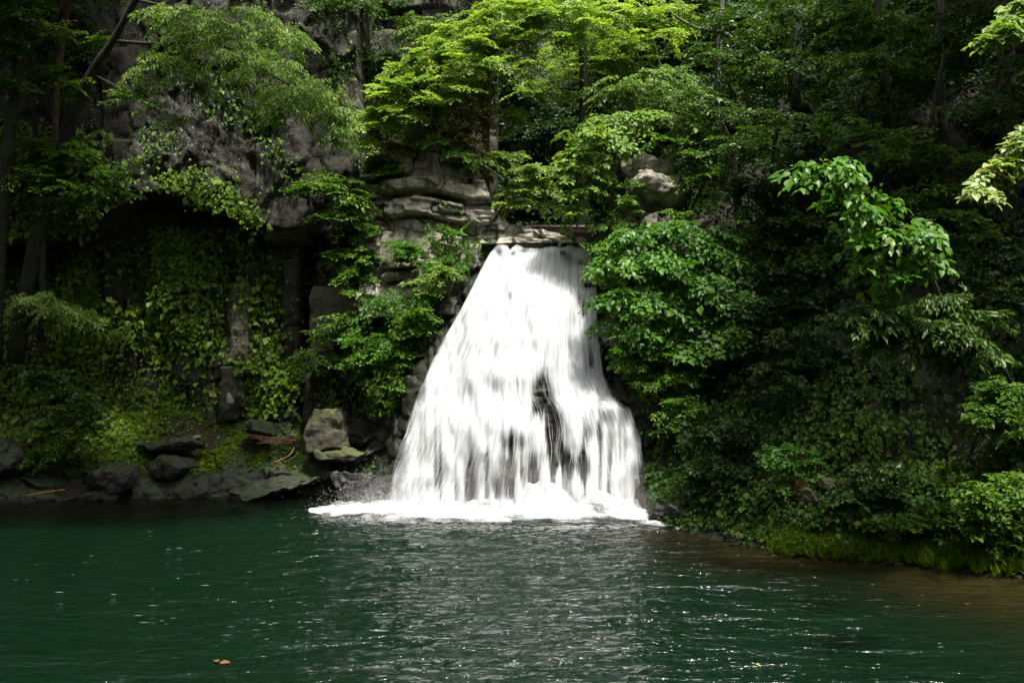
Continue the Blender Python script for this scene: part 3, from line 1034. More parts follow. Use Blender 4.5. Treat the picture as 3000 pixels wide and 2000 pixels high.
def rock(name, px, py, Y, wpx, hpx, depth, mat, label, cat='rock', seed=1, yaw=0.0, tilt=0.0, cuts=12, rough=0.05, beds=0.0,
         n=18, power=5.0, group=None, sink=0.0):
    c = P(px, py, Y)
    w, h = wpx / FPX * Y, hpx / FPX * Y
    V, F = rock_geo((w, depth, h), seed, n, cuts, rough, beds, power)
    rm = np.array((Matrix.Rotation(yaw, 3, 'Z') @ Matrix.Rotation(tilt, 3, 'Y')))
    V = V @ rm.T + c - np.array([0, 0, sink])
    o = build(name, V, F, M[mat])
    GEO[label] = (V, F)
    return tag(o, label, cat, group)


def plate(name, label, x0, x1, y0, z0, z1, mat, seed, depth=2.2, layers=2, jag=0.10, tilt=0.0, cat='rock', group=None):
    """Bedded slab: thin jagged-edged plates stacked into one stone."""
    r = np.random.default_rng(seed)
    cuts_ = np.sort(np.concatenate([[0], (np.arange(1, layers) + r.uniform(-.25, .25, layers - 1)) / layers, [1]]))
    Vs, Fs, off = [], [], 0
    N = 72
    for k in range(layers):
        a, b_ = z0 + (z1 - z0) * cuts_[k], z0 + (z1 - z0) * cuts_[k + 1]
        xa, xb = x0 + r.uniform(-.10, .10), x1 + r.uniform(-.14, .06)
        yf = y0 + r.uniform(-.02, .14)
        t = np.linspace(0, 1, N, endpoint=False)
        # rectangle outline, front first
        per = np.array([[xa, yf], [xb, yf + r.uniform(0, .12)], [xb - .05, yf + depth], [xa + .05, yf + depth]])
        ln = np.array([.52, .16, .20, .12])
        cs = np.concatenate([[0], np.cumsum(ln)])
        seg = np.clip(np.searchsorted(cs, t, side='right') - 1, 0, 3)
        f = ((t - cs[seg]) / ln[seg])[:, None]
        o = per[seg] * (1 - f) + per[(seg + 1) % 4] * f
        cen = o.mean(0)
        # blocky notches along the edge
        kx = np.floor(o[:, 0] / r.uniform(.25, .5) + r.uniform(0, 9)).astype(np.int64)
        notch = hash2(kx, kx * 0 + k, seed) * jag * 1.6
        fine = jag * .5 * fbm(np.stack([o[:, 0] * 4, o[:, 1] * 4, 0 * t + seed], -1), 3, seed)
        d = nrm(o - cen)
        front = sstep(yf + .9, yf + .3, o[:, 1])
        o = o - d * (notch * front + fine)[:, None]
        h = b_ - a
        bev = min(.05, h * .3)
        sl = min(h, .4) * r.uniform(.5, 1.1)
        rings = [(a, .06), (a + .12 * h, .0), (a + .35 * h, .0), (a + .55 * h, .10 * sl), (a + .75 * h, .32 * sl), (a + .9 * h, .62 * sl), (b_, sl), (b_ + .02, .5 if sl < .3 else .6), (b_ + .025, .92)]
        R_ = []
        for zz, ins in rings:
            q_ = o - d * ins if ins < .48 else cen + (o - cen) * (1 - ins)
            z_ = np.full(N, zz) + .018 * fbm(np.stack([q_[:, 0] * 3, q_[:, 1] * 3, 0 * t + zz * 3], -1), 3, seed + 5)
            z_ = z_ - tilt * (q_[:, 0] - x0)
            q2 = q_ - d * (.07 * fbm(np.stack([q_[:, 0] * 3.5, q_[:, 1] * 3.5, z_ * 7], -1), 3, seed + 7))[:, None]
            R_.append(np.concatenate([q2, z_[:, None]], 1))
        V = np.concatenate(R_ + [np.array([[cen[0], cen[1], b_ + .015 - tilt * (cen[0] - x0)]])])
        m = len(rings)
        ii, jj = np.meshgrid(np.arange(m - 1), np.arange(N), indexing='ij')
        kk = (jj + 1) % N
        F = np.stack([ii * N + jj, ii * N + kk, (ii + 1) * N + kk, (ii + 1) * N + jj], -1).reshape(-1, 4)
        top = np.stack([(m - 1) * N + np.arange(N), (m - 1) * N + (np.arange(N) + 1) % N, np.full(N, m * N)], 1)
        F = np.concatenate([F, np.concatenate([top, top[:, 2:]], 1)])
        Vs.append(V)
        Fs.append(F + off)
        off += len(V)
    F = np.concatenate(Fs)
    q4 = F[F[:, 2] != F[:, 3]]
    q3 = F[F[:, 2] == F[:, 3]][:, :3]
    o = build(name, np.concatenate(Vs), [q4, q3], M[mat], smooth=True)
    return tag(o, label, cat, group)


def zp(py, Y=24.8):
    return float(P(1500, py, Y)[2])


def xp(px, Y=24.8):
    return (px - 1500) / FPX * Y


for lab, pa, pb, yf, ptop, pbot, mt, sd, ly, ti in [
    ('grey speckled block standing below the bedded rocks', 1180, 1262, 24.5, 690, 770, 'pillar', 314, 1, .0),
    ('narrow pale rock edge left of the grey speckled block', 1108, 1160, 24.5, 690, 800, 'pillar', 315, 2, .0),
    ('sloping grey ledge among the ferns left of the falls', 1120, 1270, 24.3, 775, 830, 'pillar', 316, 3, -.08),
]:
    plate('rock_slab', lab, xp(pa), xp(pb), yf, zp(pbot), zp(ptop), mt, sd, layers=max(1, ly - 1), tilt=ti * 1.4, jag=.16)

SHORE = [
    (20, 1330, 23.3, 110, 110, 1.4, 'shore', 'upright dark rock above the shore at the left picture edge', 133),
    (320, 1392, 23.3, 170, 80, 1.2, 'shore', 'broad grey shore rock with a sloping flat face', 123),
    (500, 1362, 23.8, 130, 60, 1.2, 'shore', 'split dark rock in the middle of the left shore', 124),
    (840, 1406, 23.5, 300, 34, 1.4, 'shore', 'long flat mossy rock at the waterline below the pale boulder', 127),
    (1060, 1400, 23.2, 150, 56, 1.2, 'wet', 'wet black rock just left of the falling water', 128),
    (770, 1250, 25.0, 130, 36, 1.0, 'shore', 'grey rock above the fallen sticks beside the moss carpet', 130),
    (520, 1290, 24.4, 200, 30, 1.2, 'shore', 'flat dark rock with the pale stone on it', 131),
]
for px, py, Y, w, h, d, mt, lab, sd in SHORE:
    rock('shore_rock', px, py, Y, w * 1.15, h * 1.1, d, mt, lab, 'rock', sd, yaw=0.5 * math.sin(sd), tilt=.12 * math.sin(sd * 3), cuts=16, rough=0.10, n=22, power=5, sink=0.08,
         group='dark rocks along the left shore')
rock('boulder', 948, 1272, 24.0, 138, 150, 1.3, 'boulder', 'big pale mossy boulder standing left of the waterfall', 'boulder', 141, yaw=0.2, tilt=-0.1,
     cuts=9, rough=0.05, n=26, power=7)
rock('shore_rock', 1000, 1330, 23.8, 150, 50, 1.1, 'boulder', 'thin mossy slab leaning below the pale boulder', 'rock', 142, yaw=0.2, tilt=0.1, cuts=9, n=20,
     group='dark rocks along the left shore')
rock('boulder', 2425, 1416, 17.0, 92, 36, 0.7, 'boulder', 'flat mossy stone jutting from the right bank', 'boulder', 143, tilt=0.05, cuts=8, n=18)
rock('boulder', 2372, 1462, 16.9, 54, 66, 0.5, 'boulder', 'pale rounded stone below the flat mossy stone on the right bank', 'boulder', 144, cuts=8, n=16)
rock('boulder', 2440, 1490, 17.1, 120, 110, 0.8, 'boulder', 'mossy earth-brown boulder behind the pale rounded stone', 'boulder', 148, cuts=8, n=16)
rock('boulder', 1922, 1506, 19.5, 50, 66, 0.5, 'wet', 'black wet stone at the right foot of the waterfall', 'boulder', 145, tilt=0.3, cuts=8, n=16)
rock('boulder', 1985, 1500, 19.3, 90, 60, 0.8, 'wet', 'dark low stone in the shade right of the waterfall foot', 'boulder', 146, cuts=9, n=16)
rock('pale_stone', 578, 1279, 24.2, 22, 11, 0.12, 'slab', 'small cream stone lying on the left shore rocks', 'stone', 147, cuts=6, n=8)
# half hidden outcrop on the hill right of the lip
for px, py, Y, w, h, d, lab, sd, ti, mt in [
    (1895, 495, 24.1, 180, 64, 1.8, 'rounded pale rock half hidden under the bush right of the lip', 331, .10, 'slab'),
    (1930, 575, 23.9, 190, 100, 1.8, 'sloping pale rock with the thin forked stem in front', 332, .22, 'slab'),
    (1925, 680, 23.5, 150, 120, 1.6, 'grey rock face half hidden above the broad-leaved shrub', 333, .05, 'pillar')]:
    rock('outcrop_rock', px, py, Y, w, h, d, mt, lab, 'rock', sd, yaw=.15, tilt=ti, cuts=14, rough=.12, beds=.22, n=26, power=5)
# blocks and columns of the recessed wall
for px, py, Y, w, h, d, lab, sd in [
    (700, 945, 26.35, 78, 230, 0.9, 'pale square column of the recessed wall among ivy', 161),
    (690, 1150, 26.2, 64, 150, 0.9, 'dark short column with a white patch at its foot', 162),
    (985, 950, 26.0, 130, 220, 1.0, 'grey block beside the black slot of the recessed wall', 163),
    (965, 1130, 25.8, 120, 220, 1.0, 'dark tall block right of the black slot, above the boulder', 164),
    (850, 690, 26.1, 120, 40, 1.0, 'pale wedge of rock wedged under the overhang', 166)]:
    rock('rock_block', px, py, Y, w, h, d, 'pillar' if sd in (161, 163, 166) else 'wall', lab, 'rock', sd, cuts=3, rough=0.05, n=28, power=26)
rock('white_patch', 675, 1166, 25.76, 22, 32, 0.06, 'slab', 'cream broken scar on the dark short column', 'stone', 168, cuts=6, n=8)

# ------------------------------------------------------------------ foliage engine
LO_V = np.array([(0, 0, 0), (1, .42, .10), (0, 1, -.10), (-1, .42, .10)], float)
LO_F = np.array([(0, 1, 2), (0, 2, 3)])
HI_V = np.array([(0, 0, 0), (.72, .22, .05), (1, .45, .09), (.55, .78, .02), (0, 1, -.12), (-.55, .78, .02), (-1, .45, .09), (-.72, .22, .05), (0, .5, -.01)], float)
HI_F = np.array([(0, 1, 8), (1, 2, 8), (2, 3, 8), (3, 4, 8), (4, 5, 8), (5, 6, 8), (6, 7, 8), (7, 0, 8)])


def leaf_mesh(pos, d, nr, size, tint, ratio=0.3, hi=False):
    TV, TF = (HI_V, HI_F) if hi else (LO_V, LO_F)
    TV = TV * np.array([ratio, 1, 0.9])
    d = nrm(d)
    s = nrm(np.cross(d, nr))
    n = np.cross(s, d)
    V = pos[:, None] + size[:, None, None] * (TV[None, :, 0:1] * s[:, None] + TV[None, :, 1:2] * d[:, None] + TV[None, :, 2:3] * n[:, None])
    k = len(TV)
    F = (np.arange(len(pos)) * k)[:, None, None] + TF[None]
    return V.reshape(-1, 3), F.reshape(-1, 3), np.repeat(tint, k)


def proto(r, nside=9, spread=0.5, gap=0.085, droop=0.22, hang=0.0, flat=0.25, ang=55):
    """Leaf frames of one flat leafy spray of length 1 along +X."""
    pos, dr, nr = [], [], []
    ts = np.linspace(0.10, 1.0, nside)
    for i, t in enumerate(ts):
        o = np.array([t, 0.02 * math.sin(t * 6), -droop * t * t])
        sg = 1 if i % 2 else -1
        if t > 0.99:
            a, ln = 0.0, 0.16
        else:
            a = math.radians(r.uniform(ang - 12, ang + 12)) * sg
            ln = spread * (1 - 0.62 * t) * r.uniform(0.75, 1.15) * (0.55 + 0.9 * min(t, 0.5))
        dv = np.array([math.cos(a), math.sin(a), -0.12 - 0.25 * t])
        m = max(2, int(ln / gap))
        for j in range(m + 1):
            q = o + dv * (ln * (j + 0.5) / (m + 0.5)) - np.array([0, 0, 0.25 * (ln * j / m) ** 2])
            la = a + (1 if j % 2 else -1) * math.radians(r.uniform(35, 70)) * (0.15 if j == m else 1)
            ld = np.array([math.cos(la), math.sin(la), -0.15 - hang + r.normal() * 0.15])
            pos.append(q)
            dr.append(ld)
            nr.append(np.array([r.normal() * flat, r.normal() * flat, 1.0]))
    return np.array(pos), np.array(dr), np.array(nr)


DK = 2.2
KINDS = {
    'maple': dict(nside=12, spread=0.55, gap=0.060, droop=0.22, flat=0.25),
    'broad': dict(nside=9, spread=0.50, gap=0.095, droop=0.28, flat=0.35),
    'narrow': dict(nside=10, spread=0.50, gap=0.075, droop=0.40, hang=0.75, flat=0.5),
    'round': dict(nside=9, spread=0.55, gap=0.085, droop=0.15, flat=0.6, ang=65),
    'big': dict(nside=8, spread=0.55, gap=0.13, droop=0.35, hang=0.25, flat=0.25),
    'fern': dict(nside=17, spread=0.24, gap=0.05, droop=0.75, hang=0.1, flat=0.2, ang=75),
}
_pr = np.random.default_rng(3)
PROTOS = {k: [proto(_pr, **v) for _ in range(7)] for k, v in KINDS.items()}


def pad(px, py, Y, rx, ry, dens=1.0, rd=None):
    c = P(px, py, Y)
    k = Y / FPX
    return (c, np.array([rx * k, (rd if rd is not None else 0.75 * rx * k), ry * k]), dens)


def spray_frames(pads, kind, r, slen, dens=9.0, drop=0.25, up=0.35):
    """Places sprays over the pads; gives leaf frames and twig lines."""
    O, D, U, S = [], [], [], []
    for c, rad, dn in pads:
        n = max(3, int(DK * dens * dn * math.pi * rad[0] * max(rad[2], 0.25) / (slen / 0.6) ** 1.6))
        v = nrm(r.normal(size=(n, 3)))
        v[:, 2] = np.where(r.uniform(size=n) < 0.72, np.abs(v[:, 2]), v[:, 2])
        rr = r.uniform(0.25, 1.0, n) ** 0.5
        o = c + v * rad * rr[:, None]
        o = o + 0.15 * rad * r.normal(size=(n, 3)) * np.array([1, 1, 0.6])
        out = v / np.maximum(rad, 0.2)
        out = nrm(out) * np.array([1, 1, 0.35])
        out[:, 0] += np.where(np.abs(v[:, 0]) > 0.15, 0, r.normal(size=n))
        d = nrm(out + 0.45 * r.normal(size=(n, 3)) * np.array([1, 1, 0.3]) + np.array([0, -0.30, -drop]))
        u = nrm(np.array([0, -0.55, 1.0]) + up * nrm(v) + 0.25 * r.normal(size=(n, 3)))
        O.append(o - d * slen * 0.45)
        D.append(d)
        U.append(u)
        S.append(slen * r.uniform(0.65, 1.3, n))
    O, D, U, S = map(np.concatenate, (O, D, U, S))
    Sd = nrm(np.cross(U, D))
    Up = np.cross(D, Sd)
    B = np.stack([D, Sd, Up], 1)            # rows are the local axes
    pid = r.integers(0, 7, len(O))
    pos, dr, nr_, sid = [], [], [], []
    for k in range(7):
        m = np.where(pid == k)[0]
        if not len(m):
            continue
        pp, pd, pn = PROTOS[kind][k]
        pos.append((O[m][:, None] + S[m][:, None, None] * np.einsum('lj,mjk->mlk', pp, B[m])).reshape(-1, 3))
        dr.append(np.einsum('lj,mjk->mlk', pd, B[m]).reshape(-1, 3))
        nr_.append(np.einsum('lj,mjk->mlk', pn, B[m]).reshape(-1, 3))
        sid.append(np.repeat(m, len(pp)))
    return np.concatenate(pos), np.concatenate(dr), np.concatenate(nr_), np.concatenate(sid), (O, D, Up, S, pid)


def twig_lines(tw, kind, rad):
    O, D, Up, S, pid = tw
    n = len(O)
    dr = KINDS[kind].get('droop', 0.2)
    ts = np.array([0, 1.0])
    c = O[:, None] + S[:, None, None] * (ts[None, :, None] * D[:, None] - dr * (ts ** 2)[None, :, None] * Up[:, None])
    s = np.cross(D, Up)
    w = np.array([1, 0.3])[None, :, None] * rad
    tri = np.stack([c + s[:, None] * w, c - 0.5 * s[:, None] * w + 0.87 * Up[:, None] * w, c - 0.5 * s[:, None] * w - 0.87 * Up[:, None] * w], 2)
    V = tri.reshape(-1, 3)
    b = (np.arange(n) * 6)[:, None, None, None]
    i = np.array([0])[None, :, None, None] * 3
    j = np.arange(3)[None, None, :, None]
    k = (j + 1) % 3
    F = np.concatenate([b + i + j, b + i + k, b + i + 3 + k, b + i + 3 + j], -1).reshape(-1, 4)
    return V, F


SEED = [1000]
STATS = {'leaves': 0}


def mass(name, label, pads, kind, mat, leaf, slen, dens, ratio=.34):
    SEED[0] += 1
    r = np.random.default_rng(SEED[0])
    pos, dr, nr_, sid, tw = spray_frames(pads, kind, r, slen, dens, .25, .5)
    size = leaf * r.uniform(0.65, 1.2, len(pos))
    st = r.uniform(-0.25, 0.25, len(tw[0]))
    tint = np.clip(0.45 + st[sid] + 0.18 * r.normal(size=len(pos)), 0, 1)
    STATS['leaves'] += len(pos)
    V, F, T = leaf_mesh(pos, dr, nr_, size, tint, ratio)
    return tag(build(name, V, F, M[mat], smooth=False, attrs={'tint': T}), label, None, None, 'stuff')


def leaf_variants(mat, ratio):
    out = []
    for k in range(5):
        V = HI_V * np.array([ratio * (0.9 + 0.07 * k), 1, 0.6 + 0.25 * k])
        me = bpy.data.meshes.new('leaf')
        me.from_pydata([tuple(v) for v in V], [], [tuple(f) for f in HI_F])
        me.polygons.foreach_set('use_smooth', [True] * len(HI_F))
        a = me.attributes.new('tint', 'FLOAT', 'POINT')
        a.data.foreach_set('value', [0.15 + 0.18 * k] * len(V))
        me.materials.append(mat)
        out.append(me)
    return out


def foliage(parent, pads, kind, mat, leaf=0.10, ratio=0.32, slen=0.6, dens=9.0, drop=0.25, up=0.35, hi=False, single=0, twig=0.006,
            bark='bark_dark', tintshift=0.0, name='foliage'):
    SEED[0] += 1
    r = np.random.default_rng(SEED[0])
    pos, dr, nr_, sid, tw = spray_frames(pads, kind, r, slen, dens, drop, up)
    size = leaf * np.clip(r.lognormal(-0.08, 0.30, len(pos)), 0.4, 1.7)
    dr = nrm(nrm(dr) + 0.18 * r.normal(size=dr.shape))
    st = r.uniform(-0.22, 0.22, len(tw[0]))
    tint = np.clip(0.45 + st[sid] + 0.20 * r.normal(size=len(pos)) + tintshift, 0, 1)
    STATS['leaves'] += len(pos)
    if single:
        # the leaves nearest the eye are parts of their own
        dcam = np.linalg.norm(pos - np.array([0, 0, CAM_H]), axis=1)
        order = np.argsort(dcam / size)
        pick = order[:single]
        rest = order[single:]
        var = leaf_variants(M[mat], ratio)
        d = nrm(dr[pick])
        s = nrm(np.cross(d, nr_[pick]))
        n = np.cross(s, d)
        inv = Matrix.Translation(parent.location).inverted()
        for i, pk in enumerate(pick):
            o = bpy.data.objects.new('leaf', var[min(4, int(tint[pk] * 5))])
            z = size[pk]
            mw = Matrix(((s[i][0] * z, d[i][0] * z, n[i][0] * z, pos[pk][0]),
                         (s[i][1] * z, d[i][1] * z, n[i][1] * z, pos[pk][1]),
                         (s[i][2] * z, d[i][2] * z, n[i][2] * z, pos[pk][2]), (0, 0, 0, 1)))
            o.parent = parent
            o.matrix_parent_inverse = inv
            o.matrix_basis = mw
            COL.objects.link(o)
        pos, dr, nr_, size, tint = pos[rest], dr[rest], nr_[rest], size[rest], tint[rest]
    if len(pos):
        V, F, T = leaf_mesh(pos, dr, nr_, size, tint, ratio, hi)
        tag(build(name, V, F, M[mat], parent=parent, smooth=hi, attrs={'tint': T}), kind='stuff')
    if twig:
        V, F = twig_lines(tw, kind, twig)
        tag(build('twigs', V, F, M[bark], parent=parent), kind='stuff')


def limb(parent, pts, rad, bark, name='limb', sides=7, bump=0.12):
    V, F, T = tube(pts, rad, sides, bump=bump, seed=int(abs(pts[0][0]) * 100) % 97)
    return build(name, V, [F, T], M[bark], parent=parent)


def gz(x, y):
    return float(terrain(np.array([x]), np.array([y]))[0])


def tree(name, label, trunk, rad, groups, bark='bark_dark', cat='tree', group=None, limbs=True, limb_r=0.05):
    """trunk: world points from the base up; groups: list of dicts for foliage()."""
    trunk = [np.asarray(t, float) for t in trunk]
    root = empty(name, trunk[0], label, cat, group)
    trunk_o = limb(root, trunk, rad, bark, 'trunk', 10, 0.22)
    tr = resample(np.array(trunk), 40)
    for g in groups:
        g = dict(g)
        pads = g.pop('pads')
        if limbs:
            for c, rd, dn in pads:
                dd = np.linalg.norm(tr - c, axis=1) + 0.8 * np.maximum(tr[:, 2] - c[2] - 0.2, 0)
                a = tr[np.argmin(dd)]
                ln = np.linalg.norm(c - a)
                if ln < 0.5:
                    continue
                mid_ = a * 0.45 + c * 0.55 + np.array([0, 0, 0.12 * ln])
                lr = min(limb_r, 0.008 + 0.009 * ln)
                limb(trunk_o, [a, mid_, c], [lr, lr * 0.65, lr * 0.25], bark, 'limb', 6)
        foliage(root, pads, bark=bark, **g)
    return root


def shrub(name, label, base, groups, cat='shrub', group=None, bark='bark_dark', stem_r=0.018, stems=True):
    root = empty(name, base, label, cat, group)
    b = np.asarray(base, float)
    for g in groups:
        g = dict(g)
        pads = g.pop('pads')
        if stems:
            for c, rd, dn in pads:
                m = (b + c) / 2 + np.array([0.1, 0, 0.15])
                limb(root, [b, m, c], [stem_r, stem_r * 0.7, stem_r * 0.3], bark, 'stem', 5)
        foliage(root, pads, bark=bark, **g)
    return root


def scatter(key, n, maskf, r, lift=(0.01, 0.08)):
    V, F = GEO[key]
    if F.shape[1] == 4:
        F = np.concatenate([F[:, [0, 1, 2]], F[:, [0, 2, 3]]])
    a, b, c = V[F[:, 0]], V[F[:, 1]], V[F[:, 2]]
    nn = np.cross(b - a, c - a)
    ar = np.linalg.norm(nn, axis=1)
    nn = nn / np.maximum(ar, 1e-12)[:, None]
    cen = (a + b + c) / 3
    flip = ((cen - np.array([0, 0, CAM_H])) * nn).sum(1) > 0
    if key != 'ground':
        nn[flip] *= -1
    else:
        nn[nn[:, 2] < 0] *= -1
    w = ar * maskf(cen, nn)
    w = np.maximum(w, 0)
    if w.sum() <= 0:
        return np.zeros((0, 3)), np.zeros((0, 3))
    i = r.choice(len(F), n, p=w / w.sum())
    s, t = r.uniform(size=(2, n))
    sw = s + t > 1
    s[sw], t[sw] = 1 - s[sw], 1 - t[sw]
    p = a[i] + (b[i] - a[i]) * s[:, None] + (c[i] - a[i]) * t[:, None]
    return p + nn[i] * r.uniform(*lift, n)[:, None], nn[i]


def cover(name, label, key, n, maskf, mat, leaf=0.12, ratio=0.36, mode='ivy', parent=None, hi=False, lift=(0.02, 0.12), tintshift=0.0, single=0):
    SEED[0] += 1
    r = np.random.default_rng(SEED[0])
    p, nn = scatter(key, n, maskf, r, lift)
    n = len(p)
    if not n:
        return
    j = r.normal(size=(n, 3))
    if mode == 'ivy':
        d = nrm(np.array([0, 0, -1.0]) + 0.45 * nn + 0.45 * j)
        nr_ = nrm(nn * 0.9 + np.array([0, -0.15, 0.55]) + 0.3 * r.normal(size=(n, 3)))
    elif mode == 'grass':
        d = nrm(np.array([0, -0.15, 1.0]) + 0.35 * nn + 0.42 * j)
        nr_ = nrm(nn + 0.8 * r.normal(size=(n, 3)) + np.array([0, -0.6, 0]))
    else:
        d = nrm(np.cross(nn, j) + 0.25 * nn)
        nr_ = nrm(nn + np.array([0, 0, 0.4]) + 0.35 * r.normal(size=(n, 3)))
    size = leaf * np.clip(r.lognormal(-0.12, 0.36, n), 0.35, 1.8)
    tint = np.clip(0.42 + 0.24 * r.normal(size=n) + tintshift, 0, 1)
    V, F, T = leaf_mesh(p, d, nr_, size, tint, ratio, hi)
    STATS['leaves'] += n
    o = build(name, V, F, M[mat], parent=parent, smooth=False, attrs={'tint': T})
    return tag(o, label if parent is None else None, None, None, 'stuff')


def G(kind, mat, pads, **kw):
    return dict(kind=kind, mat=mat, pads=pads, **kw)


# ------------------------------------------------------------------ trees of the left cliff
tree('leaning_tree', 'dark leaning trunk on the left with a bright drooping crown over the cliff',
     [P(40, 1060, 24.6), P(95, 760, 24.2), P(150, 540, 23.8), P(215, 340, 23.5), P(268, 215, 23.2), P(330, 120, 22.9), P(395, 0, 22.6), P(470, -140, 22.4)],
     [.24, .21, .18, .15, .13, .10, .09, .06],
     [G('narrow', 'silver', [pad(520, 60, 22.5, 130, 60), pad(600, 130, 22.3, 150, 60), pad(720, 80, 22.6, 150, 50), pad(830, 120, 22.5, 100, 45),
                             pad(700, 190, 22.1, 130, 55), pad(800, 230, 21.9, 130, 60), pad(900, 290, 21.7, 120, 65), pad(960, 350, 21.6, 70, 60),
                             pad(820, 320, 21.8, 90, 40), pad(470, 200, 22.7, 90, 60), pad(560, 240, 22.5, 90, 45), pad(990, 400, 21.7, 50, 50)],
        leaf=0.125, ratio=0.21, slen=0.65, dens=10, drop=0.45),
      G('round', 'mid', [pad(390, 290, 22.9, 70, 40, .7), pad(460, 330, 22.6, 60, 28, .7), pad(540, 365, 22.4, 50, 18, .7), pad(300, 130, 23.2, 50, 50, .5)],
        leaf=0.10, ratio=0.33, slen=0.5, dens=8)], limbs=False)
lt_ = bpy.data.objects['leaning_tree']
for pts_, r0 in [([(330, 120, 22.9), (470, 130, 22.6), (640, 130, 22.3), (800, 220, 22.0), (920, 300, 21.7)], .055), ([(395, 0, 22.6), (540, 30, 22.5), (720, 70, 22.5)], .045),
                 ([(268, 215, 23.2), (350, 260, 22.9), (450, 320, 22.6), (545, 365, 22.4)], .03), ([(640, 130, 22.3), (690, 170, 22.1), (720, 200, 22.1)], .025)]:
    limb(lt_, [P(*q_) for q_ in pts_], list(np.linspace(r0, r0 * .25, len(pts_))), 'bark_dark')
tree('young_tree', 'thin dark forked stem beside the leaning trunk with yellow-green top',
     [P(125, 1000, 24.6), P(120, 560, 23.9), P(105, 400, 23.6), P(95, 210, 23.4), P(135, 120, 23.3), P(200, -20, 23.2)], [.10, .09, .08, .06, .05, .03],
     [G('round', 'maple2', [pad(75, 60, 23.2, 60, 40), pad(130, 85, 23.1, 70, 25), pad(190, 95, 23.0, 45, 22)], leaf=.095, ratio=.4, slen=.5, dens=9),
      G('round', 'mid', [pad(150, 225, 23.2, 65, 28), pad(210, 255, 23.1, 50, 20)], leaf=.095, ratio=.4, slen=.5, dens=9)])
tree('slender_tree', 'slender brown trunk standing against the speckled cliff at the left',
     [P(160, 520, 24.6), P(168, 250, 24.3), P(188, 90, 24.2), P(205, -60, 24.1)], [.10, .09, .08, .07],
     [G('round', 'dark', [pad(170, 10, 24.0, 110, 40), pad(300, -20, 23.8, 110, 40)], leaf=.11, slen=.6)], bark='bark_brown')
tree('mossy_tree', 'dark mossy trunk half hidden at the left picture edge',
     [P(-20, 1060, 23.8), P(5, 620, 23.0), P(35, 330, 22.6), P(50, 120, 22.5), P(20, -100, 22.4)], [.20, .16, .14, .12, .10],
     [G('broad', 'dark', [pad(20, 60, 22.0, 70, 70), pad(0, 160, 22.0, 60, 60), pad(60, 20, 22.0, 110, 40), pad(20, 250, 22.1, 50, 50)], leaf=.12, slen=.6, dens=10)])
